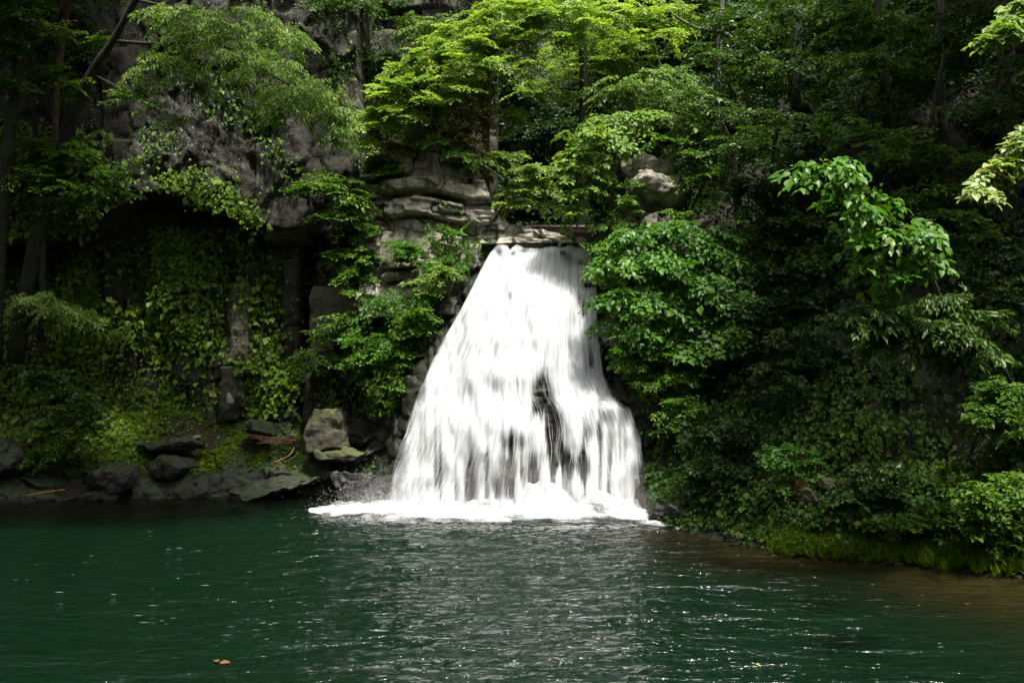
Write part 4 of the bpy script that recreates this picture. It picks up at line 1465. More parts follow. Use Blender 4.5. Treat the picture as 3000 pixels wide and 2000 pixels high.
# shrubs clinging to the left cliff
for lab, base, g in [
    ('dense green shrub at the left edge under the mossy trunk', P(60, 600, 24.6),
     [G('round', 'mid', [pad(60, 440, 23.4, 100, 45), pad(40, 500, 23.2, 110, 40), pad(120, 520, 23.3, 80, 35)], leaf=.10, ratio=.36, slen=.5)]),
    ('rounded dark shrub at the foot of the leaning trunk', P(220, 640, 24.9),
     [G('round', 'mid', [pad(240, 470, 23.6, 80, 45), pad(300, 520, 23.7, 70, 45), pad(200, 560, 23.5, 110, 45), pad(330, 575, 24.0, 60, 30)], leaf=.10, ratio=.38, slen=.5)]),
    ('leafy bush hanging from the corner of the overhang near the centre', P(900, 590, 25.2),
     [G('round', 'mid', [pad(960, 540, 24.5, 70, 40), pad(1010, 560, 24.4, 60, 40), pad(910, 560, 24.6, 50, 35), pad(1040, 600, 24.4, 50, 45), pad(1000, 640, 24.5, 60, 50)],
        leaf=.10, ratio=.36, slen=.5)]),
    ('pale-green soft bush on the left wall above the shore', P(110, 1000, 25.4),
     [G('narrow', 'maple2', [pad(110, 880, 23.8, 70, 35), pad(180, 915, 23.7, 80, 40), pad(230, 940, 23.8, 60, 30), pad(70, 910, 23.9, 50, 30)], leaf=.095, ratio=.25, slen=.5, dens=10, drop=.4)]),
    ('small-leaved glossy bush at the foot of the left wall', P(190, 1290, 24.4),
     [G('round', 'glossy', [pad(170, 1170, 23.6, 80, 40), pad(230, 1200, 23.6, 60, 40), pad(130, 1110, 23.8, 60, 40), pad(240, 1260, 23.6, 60, 30)], leaf=.10, ratio=.42, slen=.45)]),
    ('low leafy plant on the shore below the glossy bush', P(150, 1320, 23.8),
     [G('round', 'mid', [pad(150, 1260, 23.4, 70, 40), pad(200, 1300, 23.3, 60, 30), pad(130, 1330, 23.2, 60, 25)], leaf=.09, ratio=.4, slen=.42)]),
    ('bush in front of the grey block beside the black slot', P(930, 1130, 25.2),
     [G('round', 'mid', [pad(930, 1050, 24.6, 55, 35), pad(890, 1080, 24.6, 45, 35), pad(960, 990, 24.7, 50, 30), pad(1000, 950, 24.6, 60, 40)], leaf=.10, ratio=.36, slen=.45)]),
    ('bright bush halfway down the wall left of the falls', P(1070, 1130, 24.7),
     [G('round', 'vivid', [pad(1060, 1010, 23.9, 65, 40), pad(1100, 1060, 23.8, 60, 45), pad(1040, 1070, 23.9, 50, 35), pad(1150, 1040, 23.6, 45, 45)], leaf=.10, ratio=.36, slen=.45)]),
    ('arching fern-like plant on the wall left of the falls', P(1150, 960, 24.4),
     [G('fern', 'vivid', [pad(1150, 880, 23.8, 60, 40), pad(1200, 910, 23.6, 60, 45), pad(1110, 900, 23.9, 55, 40), pad(1240, 880, 23.5, 45, 35)], leaf=.10, ratio=.2, slen=.7, dens=9, drop=.5)]),
    ('leafy shrub against the left edge of the falling water', P(1230, 1060, 24.2),
     [G('round', 'mid', [pad(1200, 980, 23.4, 50, 45), pad(1225, 930, 23.3, 45, 40), pad(1185, 1070, 23.5, 40, 50), pad(1190, 1150, 23.4, 30, 45)], leaf=.10, ratio=.34, slen=.42)]),
    ('fern clump right under the bedded rocks', P(1300, 780, 24.9),
     [G('fern', 'mid', [pad(1290, 690, 24.2, 55, 35), pad(1340, 740, 24.0, 50, 35), pad(1270, 740, 24.2, 50, 35)], leaf=.085, ratio=.2, slen=.6, dens=9, drop=.5),
      G('round', 'vivid', [pad(1320, 690, 24.2, 40, 25), pad(1290, 780, 24.0, 60, 35)], leaf=.09, ratio=.36, slen=.4)]),
    ('bright tuft of leaves on the grey speckled block', P(1170, 760, 24.7),
     [G('round', 'vivid', [pad(1165, 730, 24.1, 45, 28), pad(1190, 745, 24.0, 40, 25)], leaf=.10, ratio=.36, slen=.4)]),
    ('yellow-green shrub above the arching fern', P(1260, 900, 24.3),
     [G('round', 'maple2', [pad(1260, 830, 23.7, 50, 30), pad(1300, 800, 23.6, 45, 28), pad(1230, 860, 23.7, 40, 28)], leaf=.09, ratio=.36, slen=.4)]),
    ('dark creeper bush on the wall under the overhang corner', P(1050, 880, 25.2),
     [G('round', 'mid', [pad(1040, 830, 24.6, 50, 50), pad(1075, 770, 24.6, 35, 60), pad(1010, 760, 24.8, 45, 40), pad(1080, 690, 24.7, 30, 45)], leaf=.095, ratio=.38, slen=.42)]),
    ('hanging shrub over the left end of the bedded rocks', P(1130, 500, 25.6),
     [G('round', 'mid', [pad(1120, 480, 25.0, 40, 30), pad(1150, 510, 24.9, 35, 25)], leaf=.095, ratio=.38, slen=.42),
      G('round', 'brownfol', [pad(1150, 440, 25.2, 70, 40)], leaf=.08, ratio=.35, slen=.42)]),
    ('dark green shrub hanging among the dead twigs', P(1290, 430, 25.8),
     [G('narrow', 'mid', [pad(1270, 350, 25.0, 45, 55), pad(1280, 420, 24.9, 45, 40), pad(1330, 450, 24.8, 40, 25), pad(1400, 470, 24.9, 40, 20)], leaf=.11, ratio=.25, slen=.45)]),
    ('rusty brown bush beside the brown trunk above the rocks', P(1370, 480, 26.0),
     [G('round', 'brownfol', [pad(1340, 310, 25.3, 70, 60), pad(1400, 350, 25.3, 50, 80), pad(1350, 400, 25.3, 70, 40), pad(1390, 430, 25.2, 40, 40)], leaf=.075, ratio=.38, slen=.45, dens=9),
      G('round', 'mid', [pad(1310, 260, 25.2, 50, 40, .5), pad(1420, 290, 25.2, 40, 50, .4)], leaf=.075, ratio=.38, slen=.45)]),
    ('pale glinting small bush right of the brown trunk', P(1480, 400, 26.6),
     [G('round', 'silver', [pad(1480, 340, 26.0, 50, 25), pad(1510, 350, 26.0, 35, 22)], leaf=.085, ratio=.36, slen=.4)]),
    ('dark shrubs high on the back cliff left of the maple', P(1080, 300, 27.2),
     [G('round', 'dark', [pad(1060, 190, 26.6, 70, 30), pad(1020, 240, 26.6, 60, 35), pad(1100, 250, 26.6, 50, 40), pad(1140, 180, 26.7, 60, 20)], leaf=.11, ratio=.36, slen=.5),
      G('round', 'glossy', [pad(1040, 180, 26.4, 60, 15)], leaf=.11, ratio=.36, slen=.5)]),
    ('mid-green bush at the top of the back cliff', P(1230, 170, 27.6),
     [G('narrow', 'silver', [pad(1230, 100, 26.7, 70, 40), pad(1290, 70, 26.7, 70, 35), pad(1190, 60, 26.8, 50, 35), pad(1270, 130, 26.6, 60, 30), pad(1180, 110, 26.7, 40, 25)], leaf=.10, ratio=.28, slen=.5)]),
    ('dark bush at the picture top between the two bright crowns', P(950, 40, 26.0),
     [G('round', 'dark', [pad(950, 20, 24.6, 80, 40), pad(1040, 30, 25.4, 70, 40), pad(1120, 10, 26.4, 70, 35)], leaf=.10, ratio=.36, slen=.5)]),
]:
    shrub('cliff_shrub', lab, base, g)
# hanging dead twigs
dt = empty('dead_twigs', P(1270, 440, 25.3), 'bare grey twigs hanging above the pale ledge', 'dead branch')
rr = np.random.default_rng(5)
for k in range(9):
    x0, y0 = 1262 + rr.uniform(-10, 14), 448
    dx = rr.uniform(-32, 38)
    limb(dt, [P(x0, y0, 25.0), P(x0 + dx * .5, y0 + 30, 24.9), P(x0 + dx, y0 + rr.uniform(45, 85), 24.85)], [.014, .010, .005], 'twig_pale', 'twig', 5)
dt2 = empty('dead_branch', P(1360, 460, 25.0), 'thin grey dead branch crossing the brown trunk', 'dead branch')
limb(dt2, [P(1350, 455, 24.9), P(1420, 485, 24.8), P(1475, 525, 24.8)], [.015, .012, .006], 'twig_pale', 'twig', 5)
limb(dt2, [P(1415, 483, 24.8), P(1440, 505, 24.8), P(1450, 530, 24.8)], [.009, .007, .004], 'twig_pale', 'twig', 5)
# brown trunk beside the bedded rocks
tree('cedar_tree', 'straight reddish-brown trunk standing at the edge of the bedded rocks',
     [P(1420, 585, 25.9), P(1423, 400, 25.9), P(1426, 250, 25.9), P(1430, -150, 25.9), P(1430, -420, 25.9)], [.16, .145, .135, .12, .08],
     [G('narrow', 'dark', [pad(1400, -260, 25.9, 180, 50), pad(1450, -420, 25.9, 150, 60)], leaf=.14, ratio=.25, slen=.8, dens=6)], bark='bark_brown')

# ------------------------------------------------------------------ bright maple over the centre
tree('maple_tree', 'sunlit yellow-green maple sweeping down over the rocks in the centre',
     [np.array([2.2, 29.0, gz(2.2, 29.0) - 0.2]), np.array([2.4, 28.6, 11.0]), P(1700, 40, 27.4), P(1640, -10, 26.6), P(1510, 112, 25.6), P(1420, 160, 25.2),
      P(1310, 215, 24.9)],
     [.20, .17, .13, .11, .085, .06, .03],
     [G('maple', 'maple', [pad(1660, 40, 25.4, 110, 30), pad(1560, 55, 25.0, 120, 35), pad(1450, 100, 24.8, 110, 32), pad(1480, 40, 25.2, 110, 30), pad(1370, 140, 24.7, 110, 32),
                           pad(1290, 170, 24.6, 100, 30), pad(1400, 200, 24.6, 110, 28), pad(1300, 235, 24.5, 100, 28), pad(1230, 250, 24.4, 90, 26), pad(1180, 290, 24.4, 80, 28),
                           pad(1260, 300, 24.4, 80, 24), pad(1130, 330, 24.3, 75, 28), pad(1090, 375, 24.3, 60, 30), pad(1170, 350, 24.4, 70, 25), pad(1070, 415, 24.3, 30, 25),
                           pad(1150, 260, 24.6, 70, 24), pad(1210, 205, 24.8, 80, 26), pad(1330, 270, 24.4, 70, 24), pad(1340, 95, 25.0, 90, 28), pad(1560, 10, 25.4, 110, 30), pad(1650, -10, 25.6, 110, 30), pad(1500, 130, 24.9, 80, 26), pad(1110, 290, 24.5, 50, 22),
                           pad(1500, 190, 24.9, 70, 22), pad(1600, 110, 25.0, 90, 25), pad(1720, 90, 25.6, 90, 30), pad(1400, 50, 25.6, 80, 28)],
        leaf=.085, ratio=.42, slen=.62, dens=13, drop=.30, up=.25)], limb_r=0.03)
# small maple behind the lip
tree('small_maple', 'small pale-green maple in the dark gap behind the lip',
     [np.array([-0.45, 25.9, 7.6]), P(1475, 560, 25.7), P(1500, 490, 25.5), P(1530, 450, 25.4)], [.05, .04, .03, .015],
     [G('maple', 'maple2', [pad(1470, 468, 25.3, 45, 16), pad(1500, 455, 25.3, 45, 12), pad(1550, 500, 25.2, 65, 18), pad(1570, 530, 25.2, 55, 18), pad(1490, 510, 25.4, 36, 18),
                            pad(1520, 560, 25.2, 45, 16), pad(1500, 600, 25.2, 40, 10), pad(1570, 590, 25.2, 32, 16), pad(1600, 560, 25.3, 36, 18)],
        leaf=.08, ratio=.42, slen=.45, dens=10, tintshift=.1)])

# ------------------------------------------------------------------ trees behind the lip
BT = [
    ('tree with layered light-green sprays left of the bare arching branch', (4.2, 30.5), [(1640, 180, 90, 45), (1560, 200, 70, 40), (1700, 220, 80, 40), (1620, 260, 90, 40), (1700, 300, 80, 30), (1570, 275, 60, 30)], 'maple2', 'broad', .11, 29.0),
    ('tall yellow-green maple at the top right of centre', (6.2, 31.0), [(1860, 60, 100, 40), (1790, 120, 90, 40), (1900, 120, 100, 36), (1840, 180, 90, 32), (1960, 40, 90, 40), (1780, 30, 90, 40), (1760, 190, 60, 40)], 'maple', 'maple', .10, 28.4),
    ('broad-crowned green tree above the bush right of the lip', (6.0, 29.0), [(1800, 260, 80, 40), (1880, 260, 90, 40), (1950, 230, 90, 36), (2000, 290, 80, 40), (1900, 310, 80, 30)], 'silver', 'narrow', .12, 27.2),
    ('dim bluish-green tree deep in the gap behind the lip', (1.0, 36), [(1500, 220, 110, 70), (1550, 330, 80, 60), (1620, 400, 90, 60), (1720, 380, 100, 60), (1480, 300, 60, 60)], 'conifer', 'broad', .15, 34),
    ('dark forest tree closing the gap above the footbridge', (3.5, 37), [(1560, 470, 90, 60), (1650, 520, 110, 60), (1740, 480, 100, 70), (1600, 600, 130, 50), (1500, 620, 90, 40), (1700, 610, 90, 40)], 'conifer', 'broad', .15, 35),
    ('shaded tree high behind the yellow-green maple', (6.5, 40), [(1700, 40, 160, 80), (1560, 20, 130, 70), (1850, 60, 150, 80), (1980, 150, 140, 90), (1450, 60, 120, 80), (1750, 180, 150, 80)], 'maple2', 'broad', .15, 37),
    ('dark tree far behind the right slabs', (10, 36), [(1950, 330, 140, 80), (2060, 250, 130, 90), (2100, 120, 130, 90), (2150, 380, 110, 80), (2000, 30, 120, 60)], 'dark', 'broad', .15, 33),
]
for lab, (bx, by), pads, mt, kd, lf, Yd in BT:
    z0 = gz(bx, by)
    top = max(P(p[0], p[1], Yd)[2] for p in pads)
    cx = np.mean([P(p[0], p[1], Yd)[0] for p in pads])
    tree('forest_tree', lab, [np.array([bx, by, z0 - .2]), np.array([bx * .7 + cx * .3, by - .4, z0 * .5 + top * .5]), np.array([bx * .4 + cx * .6, (by + Yd) / 2, top])],
         [.20, .15, .05], [G(kd, mt, [pad(p[0], p[1], Yd + 0.6 * math.sin(i * 2.1), p[2], p[3]) for i, p in enumerate(pads)], leaf=lf, ratio=.34, slen=.75, dens=11)], limb_r=.05)

# bare arching branch
bb_ = empty('bare_branch', P(2200, 145, 25.0), 'bare pale-topped branch arching across the upper right', 'branch')
limb(bb_, [P(2215, 150, 25.2), P(2170, 120, 25.0), P(2110, 96, 24.8), P(2040, 82, 24.6), P(1985, 52, 24.5), P(1960, 30, 24.5)], [.085, .075, .06, .05, .035, .015], 'bark_grey', 'limb', 8)
limb(bb_, [P(2110, 96, 24.8), P(2080, 70, 24.7), P(2060, 30, 24.6)], [.03, .02, .008], 'bark_grey', 'twig', 6)

# ------------------------------------------------------------------ right side: bush on the slabs
shrub('glinting_bush', 'broad bush with white-glinting leaves on the slabs right of the lip', P(2000, 640, 23.9), [
    G('big', 'silver', [pad(1770, 350, 23.8, 80, 22), pad(1860, 345, 24.0, 100, 26), pad(1960, 350, 24.0, 90, 28), pad(2050, 390, 23.8, 80, 30), pad(1720, 400, 23.2, 80, 26), pad(1690, 450, 23.2, 60, 30),
                        pad(1780, 420, 23.1, 90, 30), pad(1680, 510, 23.2, 50, 40), pad(1740, 480, 23.1, 60, 36), pad(1730, 560, 23.2, 60, 40), pad(1700, 620, 23.4, 50, 30), pad(1770, 530, 23.2, 40, 40)],
      leaf=.15, ratio=.34, slen=.6, dens=11, hi=True, single=300)], bark='bark_dark')
shrub('slab_shrub', 'loose olive shrub with thin forked stems above the slabs', P(2010, 640, 23.8), [
    G('round', 'mid', [pad(1960, 420, 23.5, 70, 40), pad(2030, 460, 23.4, 80, 50), pad(2070, 530, 23.3, 70, 50), pad(2110, 430, 23.4, 70, 50), pad(1990, 520, 23.2, 40, 30, .6), pad(1850, 540, 23.0, 40, 24, .6), pad(1960, 640, 23.0, 60, 26, .7), pad(1830, 600, 23.1, 40, 30, .7)], leaf=.10, ratio=.34, slen=.5, dens=7)], stem_r=.03)
shrub('slab_shrub', 'small-leaved yellowish shrub tumbling beside the right end of the lip', P(1860, 720, 23.9), [
    G('round', 'mid', [pad(1790, 670, 23.3, 60, 35), pad(1850, 640, 23.4, 60, 35), pad(1770, 740, 23.1, 40, 50), pad(1780, 830, 22.7, 35, 60), pad(1850, 580, 23.5, 50, 25, .6)], leaf=.085, ratio=.4, slen=.42, tintshift=.1)])
shrub('broad_leaved_shrub', 'vivid green large-leaved shrub spilling down right of the falling water', P(2060, 860, 22.6), [
    G('big', 'vivid', [pad(1880, 690, 21.9, 90, 45), pad(1990, 690, 21.8, 100, 50), pad(2080, 760, 21.6, 90, 60), pad(1840, 780, 21.8, 90, 50), pad(1950, 790, 21.5, 100, 60), pad(2060, 850, 21.3, 90, 60),
                       pad(1820, 880, 21.7, 70, 45), pad(1920, 890, 21.4, 90, 50), pad(2130, 900, 21.2, 60, 50), pad(1800, 960, 21.6, 60, 35), pad(1900, 970, 21.4, 80, 40), pad(2120, 970, 21.1, 45, 45),
                       pad(2010, 930, 21.3, 60, 40), pad(2180, 880, 21.2, 40, 36), pad(2165, 1030, 21.0, 26, 36), pad(1850, 1030, 21.4, 50, 30), pad(2100, 690, 21.8, 60, 24), pad(2000, 1000, 21.2, 60, 36)],
      leaf=.145, ratio=.33, slen=.6, dens=11, hi=True, single=300, drop=.5)])
shrub('bank_shrub', 'dim leafy bush hanging below the large-leaved shrub beside the falls', P(1950, 1120, 22.2), [
    G('round', 'mid', [pad(1880, 1050, 21.6, 70, 50), pad(1960, 1050, 21.4, 80, 50), pad(1930, 1130, 21.3, 60, 50), pad(2040, 1040, 21.2, 70, 45), pad(2000, 1120, 21.2, 60, 50), pad(1990, 1200, 20.8, 60, 50)], leaf=.095, ratio=.36, slen=.45, dens=9)])

# ------------------------------------------------------------------ right bank forest
FT_ = [
    ('tall dark tree with glossy leaves near the bare branch', (7.0, 25.5), 2100, .16, [(2080, 180, 90, 60), (2160, 260, 90, 50), (2050, 300, 80, 45), (2150, 80, 90, 60), (2120, 340, 80, 40), (2200, 180, 80, 60)], 'glossy', 'broad', 23.6, 'bark_grey'),
    ('dark straight tree in the upper right with thick trunk', (9.0, 24.5), 2325, .26, [(2300, 60, 100, 60), (2400, 130, 100, 60), (2280, 200, 90, 50), (2360, 280, 100, 50), (2420, 30, 90, 60)], 'dark', 'broad', 22.8, 'bark_dark'),
    ('green layered tree at the top of the right bank', (10.5, 23.5), 2560, .16, [(2520, 60, 100, 50), (2620, 120, 110, 50), (2540, 190, 110, 45), (2680, 60, 100, 50), (2640, 220, 90, 40), (2480, 130, 80, 45), (2740, 140, 80, 45)], 'mid', 'narrow', 21.6, 'bark_dark'),
    ('tree with pale blotched trunk in the right-hand shade', (11.2, 22.0), 2745, .15, [(2740, 240, 110, 40), (2820, 180, 90, 50), (2840, 60, 100, 60), (2660, 300, 80, 35)], 'dark', 'broad', 20.6, 'bark_grey'),
    ('shadowed tree at the right picture edge with grey trunk', (12.0, 20.5), 2948, .2, [(2950, 30, 100, 50), (2990, 200, 80, 60), (2900, 320, 90, 45), (2980, 380, 70, 50)], 'dark', 'broad', 18.6, 'bark_grey'),
    ('leafy dark understorey tree in the middle of the right bank', (7.8, 22.6), 2260, .11, [(2240, 400, 90, 40), (2330, 370, 90, 40), (2180, 440, 80, 45), (2280, 470, 90, 35), (2400, 420, 80, 40), (2200, 350, 70, 40)], 'glossy', 'broad', 21.6, 'bark_dark'),
    ('yellow-tipped small tree right of the understorey tree', (9.4, 21.5), 2480, .08, [(2480, 370, 80, 26), (2420, 400, 60, 26), (2540, 400, 60, 30), (2580, 470, 60, 30)], 'vivid', 'round', 20.4, 'bark_dark'),
    ('dim young tree behind the large-leaved branch', (10.3, 19.6), 2720, .09, [(2640, 420, 90, 45), (2740, 460, 90, 45), (2780, 560, 90, 45), (2700, 600, 80, 40), (2840, 480, 70, 45)], 'mid', 'round', 18.6, 'bark_dark'),
]
for lab, (bx, by), tpx, tr_, pads, mt, kd, Yd, bk in FT_:
    z0 = gz(bx, by)
    xt = (tpx - 1500) / FPX * by
    tree('bank_tree', lab, [np.array([bx, by, z0 - .3]), np.array([(bx + xt) / 2, by - .1, z0 + 2.5]), np.array([xt, by - .3, 11.5 if tr_ > .12 else 9.0]), np.array([xt + .2, by - .5, 15.5 if tr_ > .12 else 10.5])],
         [tr_, tr_ * .9, tr_ * .7, tr_ * .4],
         [G(kd, mt, [pad(p[0], p[1], Yd + 0.5 * math.sin(i * 2.7), p[2], p[3]) for i, p in enumerate(pads)], leaf=.125, ratio=.30, slen=.62, dens=9)], bark=bk)
# shrubs on the shaded right bank
BS = [
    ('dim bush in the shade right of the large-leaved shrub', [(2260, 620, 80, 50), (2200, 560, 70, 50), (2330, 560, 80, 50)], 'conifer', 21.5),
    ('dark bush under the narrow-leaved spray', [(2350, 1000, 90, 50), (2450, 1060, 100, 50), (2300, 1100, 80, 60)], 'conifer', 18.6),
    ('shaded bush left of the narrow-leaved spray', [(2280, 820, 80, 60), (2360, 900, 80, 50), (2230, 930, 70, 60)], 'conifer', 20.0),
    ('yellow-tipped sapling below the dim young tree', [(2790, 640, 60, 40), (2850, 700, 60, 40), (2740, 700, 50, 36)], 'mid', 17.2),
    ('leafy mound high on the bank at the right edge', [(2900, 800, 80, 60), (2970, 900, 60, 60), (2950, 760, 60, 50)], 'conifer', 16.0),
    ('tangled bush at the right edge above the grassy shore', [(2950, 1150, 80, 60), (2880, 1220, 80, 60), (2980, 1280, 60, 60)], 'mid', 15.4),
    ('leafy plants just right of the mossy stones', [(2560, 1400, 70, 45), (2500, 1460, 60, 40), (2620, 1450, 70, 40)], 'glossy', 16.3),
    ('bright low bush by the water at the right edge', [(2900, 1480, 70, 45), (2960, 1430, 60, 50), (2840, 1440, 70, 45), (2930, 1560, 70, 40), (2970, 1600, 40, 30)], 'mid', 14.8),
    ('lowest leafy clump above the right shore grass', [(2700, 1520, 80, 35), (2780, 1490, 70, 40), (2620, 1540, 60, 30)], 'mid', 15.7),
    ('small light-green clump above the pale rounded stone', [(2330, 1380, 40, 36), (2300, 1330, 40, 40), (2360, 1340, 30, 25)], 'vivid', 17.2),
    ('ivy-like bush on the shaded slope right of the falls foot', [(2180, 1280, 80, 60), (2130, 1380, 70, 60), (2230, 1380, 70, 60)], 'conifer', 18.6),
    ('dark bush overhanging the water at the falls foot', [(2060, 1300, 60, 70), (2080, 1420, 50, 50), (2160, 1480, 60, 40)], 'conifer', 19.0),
]
for lab, pads, mt, Yd in BS:
    c = np.mean([P(p[0], p[1], Yd) for p in pads], 0)
    yb = Yd + .3
    while gz(c[0], yb) < c[2] - .9 and yb < Yd + 4:
        yb += .15
    shrub('bank_shrub', lab, np.array([c[0], yb, gz(c[0], yb)]),
          [G('round', mt, [pad(p[0], p[1], Yd, p[2], p[3]) for p in pads], leaf=.095, ratio=.38, slen=.42, dens=9)])
# near branches on the right
near = empty('large_leaved_branch', P(2790, 1040, 15.2), 'drooping branch with large pale-green leaves in front of the dark right bank', 'branch')
st = [P(2790, 1040, 15.2), P(2750, 860, 14.4), P(2665, 705, 13.8), P(2560, 580, 13.5), P(2420, 495, 13.4)]
stem_n = limb(near, st, [.05, .04, .03, .018, .008], 'bark_grey', 'stem', 7)
limb(near, [P(2665, 705, 13.8), P(2600, 730, 13.5), P(2540, 780, 13.4)], [.02, .014, .006], 'bark_grey', 'limb', 6)
foliage(stem_n, [pad(2390, 485, 13.3, 55, 14), pad(2470, 490, 13.3, 70, 22), pad(2440, 545, 13.2, 45, 28), pad(2540, 560, 13.3, 70, 30), pad(2590, 620, 13.3, 70, 36), pad(2650, 690, 13.3, 70, 40),
               pad(2690, 760, 13.3, 60, 36), pad(2520, 700, 13.4, 50, 40), pad(2560, 770, 13.4, 60, 36), pad(2640, 810, 13.5, 60, 30), pad(2720, 660, 13.4, 40, 36)],
        'big', 'vivid', leaf=.15, ratio=.30, slen=.6, dens=8, hi=True, single=300, drop=.45, up=.3, tintshift=.12)
nar = empty('narrow_leaved_branch', P(2960, 1120, 15.2), 'glossy narrow-leaved spray reaching out over the dark right bank', 'branch')
stem_r_ = limb(nar, [P(2960, 1120, 15.2), P(2900, 1020, 14.8), P(2760, 965, 14.3), P(2600, 945, 14.0), P(2460, 925, 13.8)], [.035, .03, .02, .012, .006], 'bark_dark', 'stem', 6)
foliage(stem_r_, [pad(2475, 925, 13.7, 40, 14), pad(2550, 945, 13.8, 70, 18), pad(2640, 940, 13.9, 70, 20), pad(2730, 950, 14.0, 80, 24), pad(2700, 990, 14.0, 80, 20), pad(2790, 1000, 14.1, 80, 24),
              pad(2620, 990, 13.9, 50, 16), pad(2850, 1040, 14.3, 70, 30), pad(2560, 900, 13.8, 40, 12), pad(2760, 880, 14.2, 60, 26), pad(2850, 930, 14.4, 60, 30)],
        'narrow', 'glossy', leaf=.125, ratio=.20, slen=.4, dens=13, hi=True, single=300, drop=.2, tintshift=.08)
edge = empty('pale_branch', P(3080, 330, 9.4), 'pale sunlit twig of leaves entering at the right picture edge', 'branch')
stem_e = limb(edge, [P(3080, 330, 9.4), P(3000, 440, 9.2), P(2920, 510, 9.1), P(2850, 560, 9.0)], [.02, .015, .009, .004], 'bark_grey', 'stem', 6)
foliage(stem_e, [pad(2990, 430, 9.1, 30, 24), pad(2960, 480, 9.1, 34, 20), pad(2910, 510, 9.1, 36, 18), pad(2860, 550, 9.0, 26, 12), pad(3010, 390, 9.1, 26, 20)], 'big', 'pale', leaf=.085, ratio=.34, slen=.24,
        dens=12, hi=True, single=160, drop=.4, twig=.003)
edge2 = empty('pale_branch', P(3090, 20, 10.4), 'pale leafy twig in the top right corner', 'branch')
stem_f = limb(edge2, [P(3090, 20, 10.4), P(3000, 60, 10.2), P(2900, 105, 10.0)], [.02, .012, .004], 'bark_grey', 'stem', 6)
foliage(stem_f, [pad(2990, 60, 10.1, 40, 20), pad(2940, 85, 10.0, 40, 14), pad(2890, 108, 10.0, 24, 10), pad(2990, 15, 10.2, 40, 22)], 'big', 'maple2', leaf=.085, ratio=.34, slen=.24, dens=12, hi=True, single=120, drop=.3, twig=.003)

# ------------------------------------------------------------------ ground cover
def clump(c, f, seed, lo, hi):
    return sstep(lo, hi, fbm(c * f, 3, seed))


def box(c, x0, x1, z0, z1, s=0.3):
    return sstep(x0 - s, x0 + s, c[:, 0]) * sstep(x1 + s, x1 - s, c[:, 0]) * sstep(z0 - s, z0 + s, c[:, 2]) * sstep(z1 + s, z1 - s, c[:, 2])


cover('ivy_curtain', 'ivy curtain hanging over the recessed left wall', 'lower', 24000,
      lambda c, n: box(c, -17, -5.0, 2.0, 7.8) * (0.02 + clump(c * np.array([1, 0, .55]), 0.75, 201, -0.15, 0.55)), 'ivy', .16, .38, lift=(.03, .4), tintshift=.08)
cover('wall_creeper', 'fine creeper and moss on the recessed left wall', 'lower', 9000,
      lambda c, n: box(c, -16, -3.0, 1.0, 8.5) * clump(c, 1.1, 203, 0.0, 0.6), 'dark', .09, .42, lift=(.02, .1))
cover('overhang_ivy', 'bright ivy hanging from the edge of the overhanging cliff', 'upper', 9000,
      lambda c, n: sstep(1.3, 0.0, c[:, 2] - upper_lo(c[:, 0])) * sstep(-6.9, -7.6, c[:, 0]) * (0.05 + clump(c, 0.8, 205, -0.25, 0.3)) + 0.6 * box(c, -17, -12.2, 7, 10.5), 'ivy', .14, .40, lift=(.05, .45))
cover('cliff_plants', 'small dark plants dotted over the sheer cliff', 'upper', 9000,
      lambda c, n: clump(c, 0.7, 207, 0.15, 0.6) + 0.5 * sstep(11, 16, c[:, 2]) * clump(c, .6, 208, -0.1, .4), 'mid', .10, .38, lift=(.02, .25))
cover('back_cliff_plants', 'creeping plants on the brown back cliff', 'mid', 11000,
      lambda c, n: clump(c, 0.6, 209, -0.15, 0.45), 'dark', .11, .38, lift=(.03, .3))
cover('ledge_plants', 'leaf tufts in the cracks of the bedded rocks', 'ledge', 3200,
      lambda c, n: clump(c, 1.3, 211, 0.25, 0.6) * (0.25 + sstep(9.2, 9.8, c[:, 2]) * 2 + sstep(7.3, 6.8, c[:, 2])), 'mid', .09, .38, lift=(.02, .12))
cover('falls_wall_ivy', 'leafy creeper on the rock left of the waterfall', 'fallrock', 9000,
      lambda c, n: box(c, -5.6, -1.0, 2.4, 6.9) * (c[:, 0] < np.interp(c[:, 2], [0, 2, 4, 5.5, 7], [-3.6, -3.2, -2.7, -2.0, -0.7])) * (0.06 + clump(c, 0.9, 213, -0.1, 0.4)), 'ivy', .11, .36, lift=(.03, .3))
cover('falls_right_ivy', 'creeper hanging on the dark rock right of the waterfall', 'fallrock', 12000,
      lambda c, n: sstep(2.5, 2.9, c[:, 0] - 0.23 * np.maximum(5 - c[:, 2], 0)) * sstep(0.8, 1.6, c[:, 2]) * (0.1 + clump(c, 0.9, 215, -0.2, 0.4)), 'mid', .105, .38, lift=(.03, .4))
cover('left_slope_plants', 'creeping plants on the dark slope at the far left', 'ground', 24000,
      lambda c, n: sstep(-19, -18, c[:, 0]) * sstep(-9.5, -11, c[:, 0]) * sstep(.5, 1.0, c[:, 2]) * sstep(12, 9, c[:, 2]) * sstep(20, 22, c[:, 1]) * (0.35 + clump(c, 0.8, 227, -0.3, 0.3)), 'ivy', .12, .40, mode='ivy', lift=(.02, .3))
cover('ledge_moss', 'bright moss and tiny leaves on top of the left shore ledge', 'shoreledge', 16000,
      lambda c, n: sstep(.55, .9, c[:, 2]) * sstep(-12.6, -11.6, c[:, 0]) * sstep(-5.6, -6.8, c[:, 0]) * (0.04 + clump(c, 0.8, 229, -0.15, 0.3)) * (.2 + np.abs(n[:, 2])), 'moss', .07, .45, mode='flat', lift=(.01, .06))
